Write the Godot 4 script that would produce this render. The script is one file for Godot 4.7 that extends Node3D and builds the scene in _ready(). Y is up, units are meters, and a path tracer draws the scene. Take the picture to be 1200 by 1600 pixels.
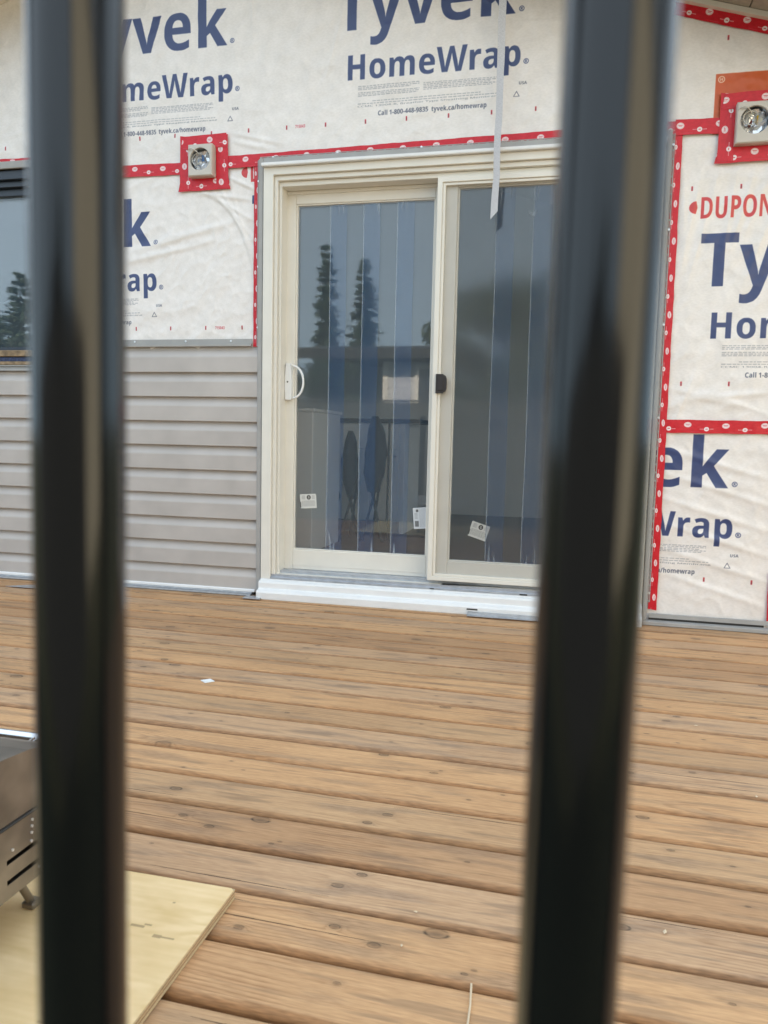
extends Node3D
# A deck in front of a half-clad house wall with a sliding patio door, seen between two railing balusters.

var rng := RandomNumberGenerator.new()
var taken := {}
var M := {}

# ------------------------------------------------------------------ helpers
func numbered(called: String) -> String:
	if not taken.has(called):
		taken[called] = 0
		return called
	taken[called] += 1
	return "%s_%03d" % [called, taken[called]]

func tag(o: Node, label: String, category: String, group := "", kind := "") -> Node:
	if label: o.set_meta("label", label)
	if category: o.set_meta("category", category)
	if group: o.set_meta("group", group)
	if kind: o.set_meta("kind", kind)
	return o

func thing(called: String, label: String, category: String, at := Vector3.ZERO, group := "", kind := "") -> Node3D:
	var o := Node3D.new()
	o.name = numbered(called)
	o.position = at
	add_child(o)
	tag(o, label, category, group, kind)
	return o

func node(called: String, mesh: Mesh, m: Material, parent: Node, at := Vector3.ZERO) -> MeshInstance3D:
	var o := MeshInstance3D.new()
	o.name = numbered(called) if parent == self else called
	o.mesh = mesh
	o.material_override = m
	o.position = at
	parent.add_child(o, true)
	return o

func new_st() -> SurfaceTool:
	var st := SurfaceTool.new()
	st.begin(Mesh.PRIMITIVE_TRIANGLES)
	return st

func tri(st: SurfaceTool, a: Vector3, b: Vector3, c: Vector3, hint := Vector3.ZERO, uva := Vector2.ZERO, uvb := Vector2.ZERO, uvc := Vector2.ZERO) -> void:
	var n := (c - a).cross(b - a)
	if n.length_squared() < 1e-20: return
	n = n.normalized()
	if hint != Vector3.ZERO and n.dot(hint) < 0.0:
		n = -n
		var t := b; b = c; c = t
		var tu := uvb; uvb = uvc; uvc = tu
	st.set_normal(n); st.set_uv(uva); st.add_vertex(a)
	st.set_normal(n); st.set_uv(uvb); st.add_vertex(b)
	st.set_normal(n); st.set_uv(uvc); st.add_vertex(c)

func quad(st: SurfaceTool, a: Vector3, b: Vector3, c: Vector3, d: Vector3, hint := Vector3.ZERO) -> void:
	tri(st, a, b, c, hint)
	tri(st, a, c, d, hint)

# a box with chamfered edges
func bx(st: SurfaceTool, lo: Vector3, hi: Vector3, c := 0.0) -> void:
	var mid := (lo + hi) * 0.5
	var h := (hi - lo) * 0.5
	c = minf(c, minf(h.x, minf(h.y, h.z)) * 0.9)
	for ax in 3:
		var u := (ax + 1) % 3
		var v := (ax + 2) % 3
		for s in [-1.0, 1.0]:
			var n := Vector3.ZERO; n[ax] = s
			var p := []
			for k in [[-1, -1], [1, -1], [1, 1], [-1, 1]]:
				var q := mid
				q[ax] += s * h[ax]
				q[u] += k[0] * (h[u] - c)
				q[v] += k[1] * (h[v] - c)
				p.append(q)
			quad(st, p[0], p[1], p[2], p[3], n)
	if c <= 0.0: return
	for ax in 3:
		var u := (ax + 1) % 3
		var v := (ax + 2) % 3
		for su in [-1.0, 1.0]:
			for sv in [-1.0, 1.0]:
				var n := Vector3.ZERO; n[u] = su; n[v] = sv
				var p := []
				for k in [[-1, 0], [1, 0], [1, 1], [-1, 1]]:
					var q := mid
					q[ax] += k[0] * (h[ax] - c)
					q[u] += su * (h[u] - (c if k[1] == 0 else 0.0))
					q[v] += sv * (h[v] - (0.0 if k[1] == 0 else c))
					p.append(q)
				quad(st, p[0], p[1], p[2], p[3], n)
	for sx in [-1.0, 1.0]:
		for sy in [-1.0, 1.0]:
			for sz in [-1.0, 1.0]:
				var s := Vector3(sx, sy, sz)
				var k := mid + h * s
				tri(st, k - Vector3(0, sy * c, sz * c), k - Vector3(sx * c, 0, sz * c), k - Vector3(sx * c, sy * c, 0), s)

func box_mesh(lo: Vector3, hi: Vector3, c := 0.0) -> ArrayMesh:
	var st := new_st()
	bx(st, lo, hi, c)
	return st.commit()

# a polygon (u, v) pushed along axis ax from t0 to t1; plane maps (u, v) to the two other axes
func prism(st: SurfaceTool, poly: PackedVector2Array, ax: int, t0: float, t1: float, axis_u: int, axis_v: int) -> void:
	var P := func(p: Vector2, t: float) -> Vector3:
		var r := Vector3.ZERO
		r[axis_u] = p.x; r[axis_v] = p.y; r[ax] = t
		return r
	var c := Vector2.ZERO
	var area := 0.0
	var k := poly.size()
	for i in k:
		var a := poly[i]
		var b := poly[(i + 1) % k]
		area += a.cross(b)
	for i in k:
		var a := poly[i]
		var b := poly[(i + 1) % k]
		var e := b - a
		var o := Vector2(e.y, -e.x) * signf(area)
		quad(st, P.call(a, t0), P.call(b, t0), P.call(b, t1), P.call(a, t1), P.call(o, 0.0))
	var ids := Geometry2D.triangulate_polygon(poly)
	for t in [[t0, -1.0], [t1, 1.0]]:
		var n := Vector3.ZERO
		n[ax] = t[1] * signf(t1 - t0)
		for i in range(0, ids.size(), 3):
			tri(st, P.call(poly[ids[i]], t[0]), P.call(poly[ids[i + 1]], t[0]), P.call(poly[ids[i + 2]], t[0]), n)

func prism_mesh(poly: PackedVector2Array, ax: int, t0: float, t1: float, axis_u: int, axis_v: int) -> ArrayMesh:
	var st := new_st()
	prism(st, poly, ax, t0, t1, axis_u, axis_v)
	return st.commit()

# a smooth tube along points with a radius for each
func tube(st: SurfaceTool, pts: Array, radii: Array, sides := 10, caps := true) -> void:
	var rings := []
	var up := Vector3.UP
	for i in pts.size():
		var d: Vector3 = (pts[mini(i + 1, pts.size() - 1)] - pts[maxi(i - 1, 0)]).normalized()
		if absf(d.dot(up)) > 0.95: up = Vector3.RIGHT if absf(d.x) < 0.9 else Vector3.BACK
		var x := up.cross(d).normalized()
		var y := d.cross(x).normalized()
		up = y
		var ring := []
		for s in sides:
			var a := TAU * s / sides
			var n := x * cos(a) + y * sin(a)
			ring.append([pts[i] + n * radii[i], n])
		rings.append(ring)
	for i in pts.size() - 1:
		for s in sides:
			var t := (s + 1) % sides
			var q := [rings[i][s], rings[i][t], rings[i + 1][t], rings[i + 1][s]]
			var fn: Vector3 = (q[2][0] - q[0][0]).cross(q[1][0] - q[0][0])
			var order := [0, 1, 2, 0, 2, 3] if fn.dot(q[0][1]) >= 0.0 else [0, 2, 1, 0, 3, 2]
			for k in order:
				st.set_normal(q[k][1]); st.set_uv(Vector2.ZERO); st.add_vertex(q[k][0])
	if caps:
		for e in [0, pts.size() - 1]:
			var out: Vector3 = (pts[0] - pts[1]) if e == 0 else (pts[e] - pts[e - 1])
			for s in sides:
				tri(st, pts[e], rings[e][s][0], rings[e][(s + 1) % sides][0], out)

func rod(a: Vector3, b: Vector3, r: float, sides := 10) -> ArrayMesh:
	var st := new_st()
	tube(st, [a, b], [r, r], sides)
	return st.commit()

func tube_mesh(pts: Array, r: float, sides := 10) -> ArrayMesh:
	var st := new_st()
	var rr := []
	for p in pts: rr.append(r)
	tube(st, pts, rr, sides)
	return st.commit()

# four mitred bars round a rectangle, in one mesh
func frame_mesh(x0: float, x1: float, y0: float, y1: float, wl: float, wr: float, wb: float, wt: float, z0: float, z1: float) -> ArrayMesh:
	var st := new_st()
	var o := [Vector2(x0, y0), Vector2(x1, y0), Vector2(x1, y1), Vector2(x0, y1)]
	var n := [Vector2(x0 + wl, y0 + wb), Vector2(x1 - wr, y0 + wb), Vector2(x1 - wr, y1 - wt), Vector2(x0 + wl, y1 - wt)]
	var c := 0.0018
	for i in 4:
		var j := (i + 1) % 4
		var out: Vector2 = (o[i] + o[j]) * 0.5 - (n[i] + n[j]) * 0.5
		var e: Vector2 = (o[j] - o[i]).normalized()
		var side := Vector3(out.x, out.y, 0)
		var ci := (o[i] as Vector2).lerp(n[i], 0.0)
		# chamfered inner and outer front edges
		var oc: Vector2 = o[i] + (n[i] - o[i]).normalized() * c * 1.4
		var od: Vector2 = o[j] + (n[j] - o[j]).normalized() * c * 1.4
		var nc: Vector2 = n[i] - (n[i] - o[i]).normalized() * c * 1.4
		var nd: Vector2 = n[j] - (n[j] - o[j]).normalized() * c * 1.4
		var v := func(p: Vector2, z: float) -> Vector3: return Vector3(p.x, p.y, z)
		quad(st, v.call(oc, z1), v.call(od, z1), v.call(nd, z1), v.call(nc, z1), Vector3.BACK)
		quad(st, v.call(oc, z1), v.call(od, z1), v.call(o[j], z1 - c), v.call(o[i], z1 - c), Vector3.BACK + side)
		quad(st, v.call(nc, z1), v.call(nd, z1), v.call(n[j], z1 - c), v.call(n[i], z1 - c), Vector3.BACK - side)
		quad(st, v.call(o[i], z1 - c), v.call(o[j], z1 - c), v.call(o[j], z0), v.call(o[i], z0), side)
		quad(st, v.call(n[i], z1 - c), v.call(n[j], z1 - c), v.call(n[j], z0), v.call(n[i], z0), -side)
		quad(st, v.call(o[i], z0), v.call(o[j], z0), v.call(n[j], z0), v.call(n[i], z0), Vector3.FORWARD)
	return st.commit()

func mat(c: Color, rough := 0.6, metal := 0.0, spec := 0.5) -> StandardMaterial3D:
	var m := StandardMaterial3D.new()
	m.albedo_color = c.linear_to_srgb()
	m.roughness = rough
	m.metallic = metal
	m.metallic_specular = spec
	return m

func noise_tex(freq: float, seed_: int, lo: Color, hi: Color, w := 256, h := 256, octaves := 4) -> NoiseTexture2D:
	var n := FastNoiseLite.new()
	n.noise_type = FastNoiseLite.TYPE_SIMPLEX_SMOOTH
	n.frequency = freq
	n.seed = seed_
	n.fractal_octaves = octaves
	var t := NoiseTexture2D.new()
	t.width = w; t.height = h
	t.seamless = true
	t.noise = n
	var g := Gradient.new()
	g.set_color(0, lo); g.set_color(1, hi)
	t.color_ramp = g
	return t

# material with a mottled, triplanar albedo: colour times a noise between lo and 1
func mottled(c: Color, rough: float, lo: float, freq: float, scale: float, seed_: int, metal := 0.0, spec := 0.5) -> StandardMaterial3D:
	var m := mat(c, rough, metal, spec)
	m.albedo_texture = noise_tex(freq, seed_, Color(lo, lo, lo), Color(1, 1, 1))
	m.uv1_triplanar = true
	m.uv1_scale = Vector3.ONE * scale
	return m

# ------------------------------------------------------------------ a canvas for print
class Canvas:
	var w: int
	var h: int
	var px: PackedFloat32Array   # r, g, b in sRGB 0..1
	func _init(width: int, height: int, c: Color) -> void:
		w = width; h = height
		px.resize(w * h * 3)
		for i in w * h:
			px[i * 3] = c.r; px[i * 3 + 1] = c.g; px[i * 3 + 2] = c.b
	# triangles: flat array of Vector2 in pixels
	func fill(ts: PackedVector2Array, c: Color, alpha := 1.0) -> void:
		if ts.is_empty(): return
		var lo := ts[0]
		var hi := ts[0]
		for p in ts:
			lo = lo.min(p); hi = hi.max(p)
		var bx0 := maxi(0, int(floor(lo.x)))
		var by0 := maxi(0, int(floor(lo.y)))
		var bx1 := mini(w - 1, int(ceil(hi.x)))
		var by1 := mini(h - 1, int(ceil(hi.y)))
		if bx1 < bx0 or by1 < by0: return
		var bw := bx1 - bx0 + 1
		var bh := by1 - by0 + 1
		var cov := PackedFloat32Array()
		cov.resize(bw * bh)
		for i in range(0, ts.size(), 3):
			var a := ts[i]
			var b := ts[i + 1]
			var d := ts[i + 2]
			var s0 := maxi(by0 * 4, int(floor(minf(a.y, minf(b.y, d.y)) * 4.0)))
			var s1 := mini(by1 * 4 + 3, int(ceil(maxf(a.y, maxf(b.y, d.y)) * 4.0)))
			for s in range(s0, s1 + 1):
				var y := (s + 0.5) / 4.0
				var xa := 1e9
				var xb := -1e9
				for e in [[a, b], [b, d], [d, a]]:
					var p: Vector2 = e[0]
					var q: Vector2 = e[1]
					if (p.y <= y) != (q.y <= y):
						var x := p.x + (q.x - p.x) * (y - p.y) / (q.y - p.y)
						xa = minf(xa, x); xb = maxf(xb, x)
				if xb <= xa: continue
				xa = maxf(xa, bx0); xb = minf(xb, bx1 + 1.0)
				if xb <= xa: continue
				var row := ((s >> 2) - by0) * bw - bx0
				var i0 := int(xa)
				var i1 := int(xb)
				if i0 == i1:
					cov[row + i0] += (xb - xa) * 0.25
				else:
					cov[row + i0] += (i0 + 1 - xa) * 0.25
					for k in range(i0 + 1, i1): cov[row + k] += 0.25
					if i1 <= bx1: cov[row + i1] += (xb - i1) * 0.25
		for y in bh:
			for x in bw:
				var k := minf(cov[y * bw + x], 1.0) * alpha
				if k > 0.003:
					var o := ((y + by0) * w + x + bx0) * 3
					px[o] = lerpf(px[o], c.r, k); px[o + 1] = lerpf(px[o + 1], c.g, k); px[o + 2] = lerpf(px[o + 2], c.b, k)
	func rect(x0: float, y0: float, x1: float, y1: float, c: Color, alpha := 1.0) -> void:
		fill(PackedVector2Array([Vector2(x0, y0), Vector2(x1, y0), Vector2(x1, y1), Vector2(x0, y0), Vector2(x1, y1), Vector2(x0, y1)]), c, alpha)
	func ring(cx: float, cy: float, r0: float, r1: float, c: Color, alpha := 1.0, squash := 1.0) -> void:
		var t := PackedVector2Array()
		for i in 28:
			var a := TAU * i / 28.0
			var b := TAU * (i + 1) / 28.0
			var p := Vector2(cos(a), sin(a) * squash)
			var q := Vector2(cos(b), sin(b) * squash)
			var o := Vector2(cx, cy)
			if r0 <= 0.0: t.append_array([o, o + p * r1, o + q * r1])
			else: t.append_array([o + p * r0, o + p * r1, o + q * r1, o + p * r0, o + q * r1, o + q * r0])
		fill(t, c, alpha)
	func texture() -> ImageTexture:
		var d := PackedByteArray()
		d.resize(w * h * 3)
		for i in w * h * 3: d[i] = clampi(int(px[i] * 255.0 + 0.5), 0, 255)
		return ImageTexture.create_from_image(Image.create_from_data(w, h, false, Image.FORMAT_RGB8, d))

var glyphs := {}
# triangles of a text with its em at 1 and its baseline at 0; x from 0 to the returned width
func glyph_tris(text: String, bold: bool, top_em: float) -> PackedVector2Array:
	var key := text + str(bold)
	if glyphs.has(key): return glyphs[key]
	var f := SystemFont.new()
	f.font_names = PackedStringArray(["Droid Sans"])
	f.font_weight = 700 if bold else 400
	var t := TextMesh.new()
	t.font = f
	t.text = text
	t.font_size = 100
	t.pixel_size = 0.01
	t.depth = 0.0
	t.curve_step = 1.0
	var a := t.get_mesh_arrays()
	var v: PackedVector3Array = a[Mesh.ARRAY_VERTEX]
	var ids: PackedInt32Array = a[Mesh.ARRAY_INDEX] if a[Mesh.ARRAY_INDEX] != null else PackedInt32Array(range(v.size()))
	var out := PackedVector2Array()
	var lo := Vector2(1e9, 1e9)
	var hi := Vector2(-1e9, -1e9)
	for i in ids:
		var p := Vector2(v[i].x, v[i].y)
		out.append(p)
		lo = lo.min(p); hi = hi.max(p)
	for i in out.size(): out[i] = out[i] - Vector2(lo.x, hi.y - top_em)
	glyphs[key] = out
	return out

# writes a text on a canvas whose pixel = (p - origin) * scale; x0..x1 the ink's width, cap the height of what is top_em high
func write(cv: Canvas, text: String, bold: bool, top_em: float, x0: float, x1: float, base: float, cap: float, ox: float, oy: float, s: float, c: Color, alpha := 1.0) -> void:
	var ts := glyph_tris(text, bold, top_em)
	var w := 0.0
	for p in ts: w = maxf(w, p.x)
	var sx := (x1 - x0) / maxf(w, 1e-6)
	var sy := cap / top_em
	var out := PackedVector2Array()
	out.resize(ts.size())
	for i in ts.size():
		out[i] = Vector2((x0 + ts[i].x * sx - ox) * s, (oy - base - ts[i].y * sy) * s)
	cv.fill(out, c, alpha)

const INK := Color(0.235, 0.285, 0.455)
const RED := Color(0.80, 0.26, 0.26)
const GREYINK := Color(0.45, 0.46, 0.50)

# one printed block; (bx_, by_) is the lower left corner of the H of the second line
func logo_block(cv: Canvas, bx_: float, by_: float, ox: float, oy: float, s: float, ink := INK) -> void:
	# red maker's oval and name
	var oval := PackedVector2Array()
	for side in [-1.0, 1.0]:
		pass
	write(cv, "DUPONT", true, 0.714, bx_ - 0.068, bx_ + 0.265, by_ + 0.504, 0.088, ox, oy, s, RED)
	var pts := []
	for i in 13:
		var a := -PI * 0.5 + PI * i / 12.0
		pts.append(Vector2((bx_ - 0.088 - cos(a) * 0.028 - ox) * s, (oy - by_ - 0.548 - sin(a) * 0.026) * s))
	for i in 12: oval.append_array([Vector2((bx_ - 0.082 - ox) * s, (oy - by_ - 0.548) * s), pts[i], pts[i + 1]])
	cv.fill(oval, RED)
	write(cv, "Tyvek", true, 0.76, bx_ - 0.060, bx_ + 0.762, by_ + 0.222, 0.232, ox, oy, s, ink)
	write(cv, "HomeWrap", true, 0.714, bx_, bx_ + 0.79, by_, 0.109, ox, oy, s, ink)
	for r in [[0.788, 0.237], [0.815, 0.016]]:
		cv.ring((bx_ + r[0] - ox) * s, (oy - by_ - r[1]) * s, 0.0085 * s, 0.0115 * s, ink)
		write(cv, "R", true, 0.714, bx_ + r[0] - 0.0045, bx_ + r[0] + 0.0055, by_ + r[1] - 0.006, 0.012, ox, oy, s, ink)
	# small print: lines of words too fine to read
	var rows := [[0.05, 0.34, -0.032], [0.05, 0.34, -0.039], [0.05, 0.30, -0.046], [0.05, 0.34, -0.06], [0.05, 0.34, -0.067], [0.05, 0.33, -0.074],
		[0.358, 0.688, -0.040], [0.358, 0.688, -0.047], [0.358, 0.66, -0.054], [0.358, 0.688, -0.061], [0.358, 0.67, -0.068], [0.12, 0.62, -0.100], [0.05, 0.70, -0.110]]
	for r in rows:
		var x: float = r[0]
		while x < r[1]:
			var l := rng.randf_range(0.008, 0.022)
			cv.rect((bx_ + x - ox) * s, (oy - by_ - r[2] - 0.0016) * s, (bx_ + minf(x + l, r[1]) - ox) * s, (oy - by_ - r[2] + 0.0016) * s, GREYINK, 0.62)
			x += l + 0.004
	write(cv, "CCMC 13004-R, Breather Type Sheathing Membrane", false, 0.714, bx_ + 0.05, bx_ + 0.71, by_ - 0.124, 0.0065, ox, oy, s, GREYINK)
	write(cv, "Call 1-800-448-9835  tyvek.ca/homewrap", true, 0.76, bx_ + 0.148, bx_ + 0.647, by_ - 0.166, 0.022, ox, oy, s, Color(0.33, 0.35, 0.42))
	write(cv, "USA", true, 0.714, bx_ + 0.788, bx_ + 0.822, by_ - 0.081, 0.012, ox, oy, s, Color(0.35, 0.36, 0.42))
	var c := Vector2(bx_ + 0.778, by_ - 0.123)
	var o3 := []
	var i3 := []
	for i in 3:
		var a := PI * 0.5 + TAU * i / 3.0
		o3.append(Vector2((c.x + cos(a) * 0.017 - ox) * s, (oy - c.y - sin(a) * 0.017) * s))
		i3.append(Vector2((c.x + cos(a) * 0.0115 - ox) * s, (oy - c.y - sin(a) * 0.0115) * s))
	for i in 3:
		var j := (i + 1) % 3
		cv.fill(PackedVector2Array([o3[i], o3[j], i3[j], o3[i], i3[j], i3[i]]), Color(0.35, 0.36, 0.42))

func red_marks(cv: Canvas, x: float, x1: float, y: float, ox: float, oy: float, s: float) -> void:
	while x < x1:
		cv.rect((x - 0.0032 - ox) * s, (oy - y - 0.0095) * s, (x + 0.0032 - ox) * s, (oy - y + 0.0095) * s, Color(0.72, 0.18, 0.22))
		cv.rect((x - 0.0016 - ox) * s, (oy - y - 0.001) * s, (x + 0.0016 - ox) * s, (oy - y + 0.005) * s, Color(0.35, 0.12, 0.16))
		x += 0.194

func wrap_canvas(w: int, h: int, seed_: int) -> Canvas:
	var cv := Canvas.new(w, h, Color(0.915, 0.893, 0.875))
	var n := FastNoiseLite.new()
	n.seed = seed_
	n.frequency = 0.16
	n.fractal_octaves = 2
	var n2 := FastNoiseLite.new()
	n2.seed = seed_ + 5
	n2.frequency = 0.022
	n2.fractal_octaves = 3
	for y in h:
		for x in w:
			var k := 0.022 * n.get_noise_2d(x * 0.7, y * 1.4) + 0.028 * n2.get_noise_2d(x, y)
			var o := (y * w + x) * 3
			cv.px[o] += k; cv.px[o + 1] += k; cv.px[o + 2] += k * 1.05
	return cv

# ------------------------------------------------------------------ building wrap
var wn := FastNoiseLite.new()
var wf := FastNoiseLite.new()
var near_folds := []
var folds := []          # [from, to, half width, height]

func wrinkle(x: float, y: float) -> float:
	var r := wn.get_noise_2d(x * 1.0 + y * 0.35, y * 1.7 - x * 0.3)
	var r2 := wn.get_noise_2d(x * 2.3 - y * 1.2 + 40.0, y * 2.0 + x * 0.9)
	var z := 0.0030 * pow(clampf(r * 0.5 + 0.5, 0.0, 1.0), 3.0) + 0.0020 * pow(clampf(r2 * 0.5 + 0.5, 0.0, 1.0), 4.0)
	z += 0.0014 * wf.get_noise_2d(x, y) + 0.0016 * pow(clampf(wn.get_noise_2d(x * 4.1 + 11.0, y * 4.4 - x * 2.0) * 0.5 + 0.5, 0.0, 1.0), 5.0)
	var p := Vector2(x, y)
	for f in near_folds:
		if not (f[4] as Rect2).has_point(p): continue
		var a: Vector2 = f[0]
		var b: Vector2 = f[1]
		var ab := b - a
		var t := clampf((p - a).dot(ab) / ab.length_squared(), 0.0, 1.0)
		var d: float = (p - a - ab * t).length() / f[2]
		if d < 3.0:
			z += f[3] * exp(-d * d) * sin(PI * clampf(t * 0.9 + 0.1, 0.0, 1.0))
	return minf(z * 1.5, 0.009)

func rake(x: float) -> float:
	return 2.65 - 0.303 * (x - 0.384) if x > -1.83 else 3.321 - 0.303 * (-1.83 - x)

func wrap_sheet(called: String, parent: Node, x0: float, x1: float, y0: float, y1: float, cell: float, tex: Texture2D, lift: float, gable := false) -> MeshInstance3D:
	var nx := int(ceil((x1 - x0) / cell))
	var ny := int(ceil((y1 - y0) / cell))
	var v := PackedVector3Array()
	var nn := PackedVector3Array()
	var uv := PackedVector2Array()
	var ids := PackedInt32Array()
	near_folds = []
	for f in folds:
		var lo: Vector2 = (f[0] as Vector2).min(f[1]) - Vector2.ONE * f[2] * 3.0
		var hi: Vector2 = (f[0] as Vector2).max(f[1]) + Vector2.ONE * f[2] * 3.0
		if hi.x > x0 and lo.x < x1 and hi.y > y0 and lo.y < y1: near_folds.append([f[0], f[1], f[2], f[3], Rect2(lo, hi - lo)])
	for j in ny + 1:
		for i in nx + 1:
			var x := lerpf(x0, x1, float(i) / nx)
			var top := minf(y1, rake(x) - 0.004) if gable else y1
			var y := lerpf(2.166 if gable and x < -2.352 else y0, top, float(j) / ny)
			v.append(Vector3(x, y, lift + wrinkle(x, y)))
			uv.append(Vector2((x - x0) / (x1 - x0), (y1 - y) / (y1 - y0)))
	for j in ny + 1:
		for i in nx + 1:
			var k := j * (nx + 1) + i
			var dx := v[k + (1 if i < nx else 0)] - v[k - (1 if i > 0 else 0)]
			var dy := v[k + (nx + 1 if j < ny else 0)] - v[k - (nx + 1 if j > 0 else 0)]
			nn.append(dx.cross(dy).normalized())
	for j in ny:
		for i in nx:
			var a := j * (nx + 1) + i
			var b := a + nx + 1
			ids.append_array([a, b, a + 1, a + 1, b, b + 1])
	var arr := []
	arr.resize(Mesh.ARRAY_MAX)
	arr[Mesh.ARRAY_VERTEX] = v; arr[Mesh.ARRAY_NORMAL] = nn; arr[Mesh.ARRAY_TEX_UV] = uv; arr[Mesh.ARRAY_INDEX] = ids
	var mesh := ArrayMesh.new()
	mesh.add_surface_from_arrays(Mesh.PRIMITIVE_TRIANGLES, arr)
	var m := StandardMaterial3D.new()
	m.albedo_texture = tex
	m.roughness = 0.36
	m.metallic_specular = 0.5
	m.texture_repeat = false
	return node(called, mesh, m, parent)

# ------------------------------------------------------------------ tape
# a strip from a to b (on the wall, metres), w wide, with slightly ragged ends and small creases
func tape_mesh(a: Vector2, b: Vector2, w: float, z: float, seed_: int, cut_a := 0.0, cut_b := 0.0) -> ArrayMesh:
	var r := RandomNumberGenerator.new()
	r.seed = seed_
	var n := FastNoiseLite.new()
	n.seed = seed_
	n.frequency = 14.0
	n.fractal_octaves = 2
	var d := (b - a).normalized()
	var s := Vector2(-d.y, d.x)
	var l := a.distance_to(b)
	var nl := maxi(2, int(l / 0.012))
	var nw := 5
	var st := new_st()
	var u0 := r.randf() * 0.4
	var P := func(i: int, j: int) -> Vector3:
		var t := float(i) / nl
		var k := float(j) / nw - 0.5
		var shift := (cut_a * k * (1.0 - t) + cut_b * k * t)
		var wob := 0.0022 * n.get_noise_2d(t * l * 0.6, k * 0.05 + 3.0)
		var p := a + d * (t * l + shift) + s * (k * w + wob)
		return Vector3(p.x, p.y, z + 0.0012 * n.get_noise_2d(p.x * 0.7, p.y * 0.7) + 0.0016 * pow(absf(n.get_noise_2d(p.x * 0.9 + p.y * 0.8 + 4.0, p.y * 0.3)), 2.0))
	for i in nl:
		for j in nw:
			var q := [P.call(i, j), P.call(i + 1, j), P.call(i + 1, j + 1), P.call(i, j + 1)]
			var uvs := []
			for c in [[0, 0], [1, 0], [1, 1], [0, 1]]: uvs.append(Vector2(u0 + (i + c[0]) * l / nl / 0.31, 1.0 - float(j + c[1]) / nw))
			tri(st, q[0], q[1], q[2], Vector3.BACK, uvs[0], uvs[1], uvs[2])
			tri(st, q[0], q[2], q[3], Vector3.BACK, uvs[0], uvs[2], uvs[3])
	return st.commit()

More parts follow.
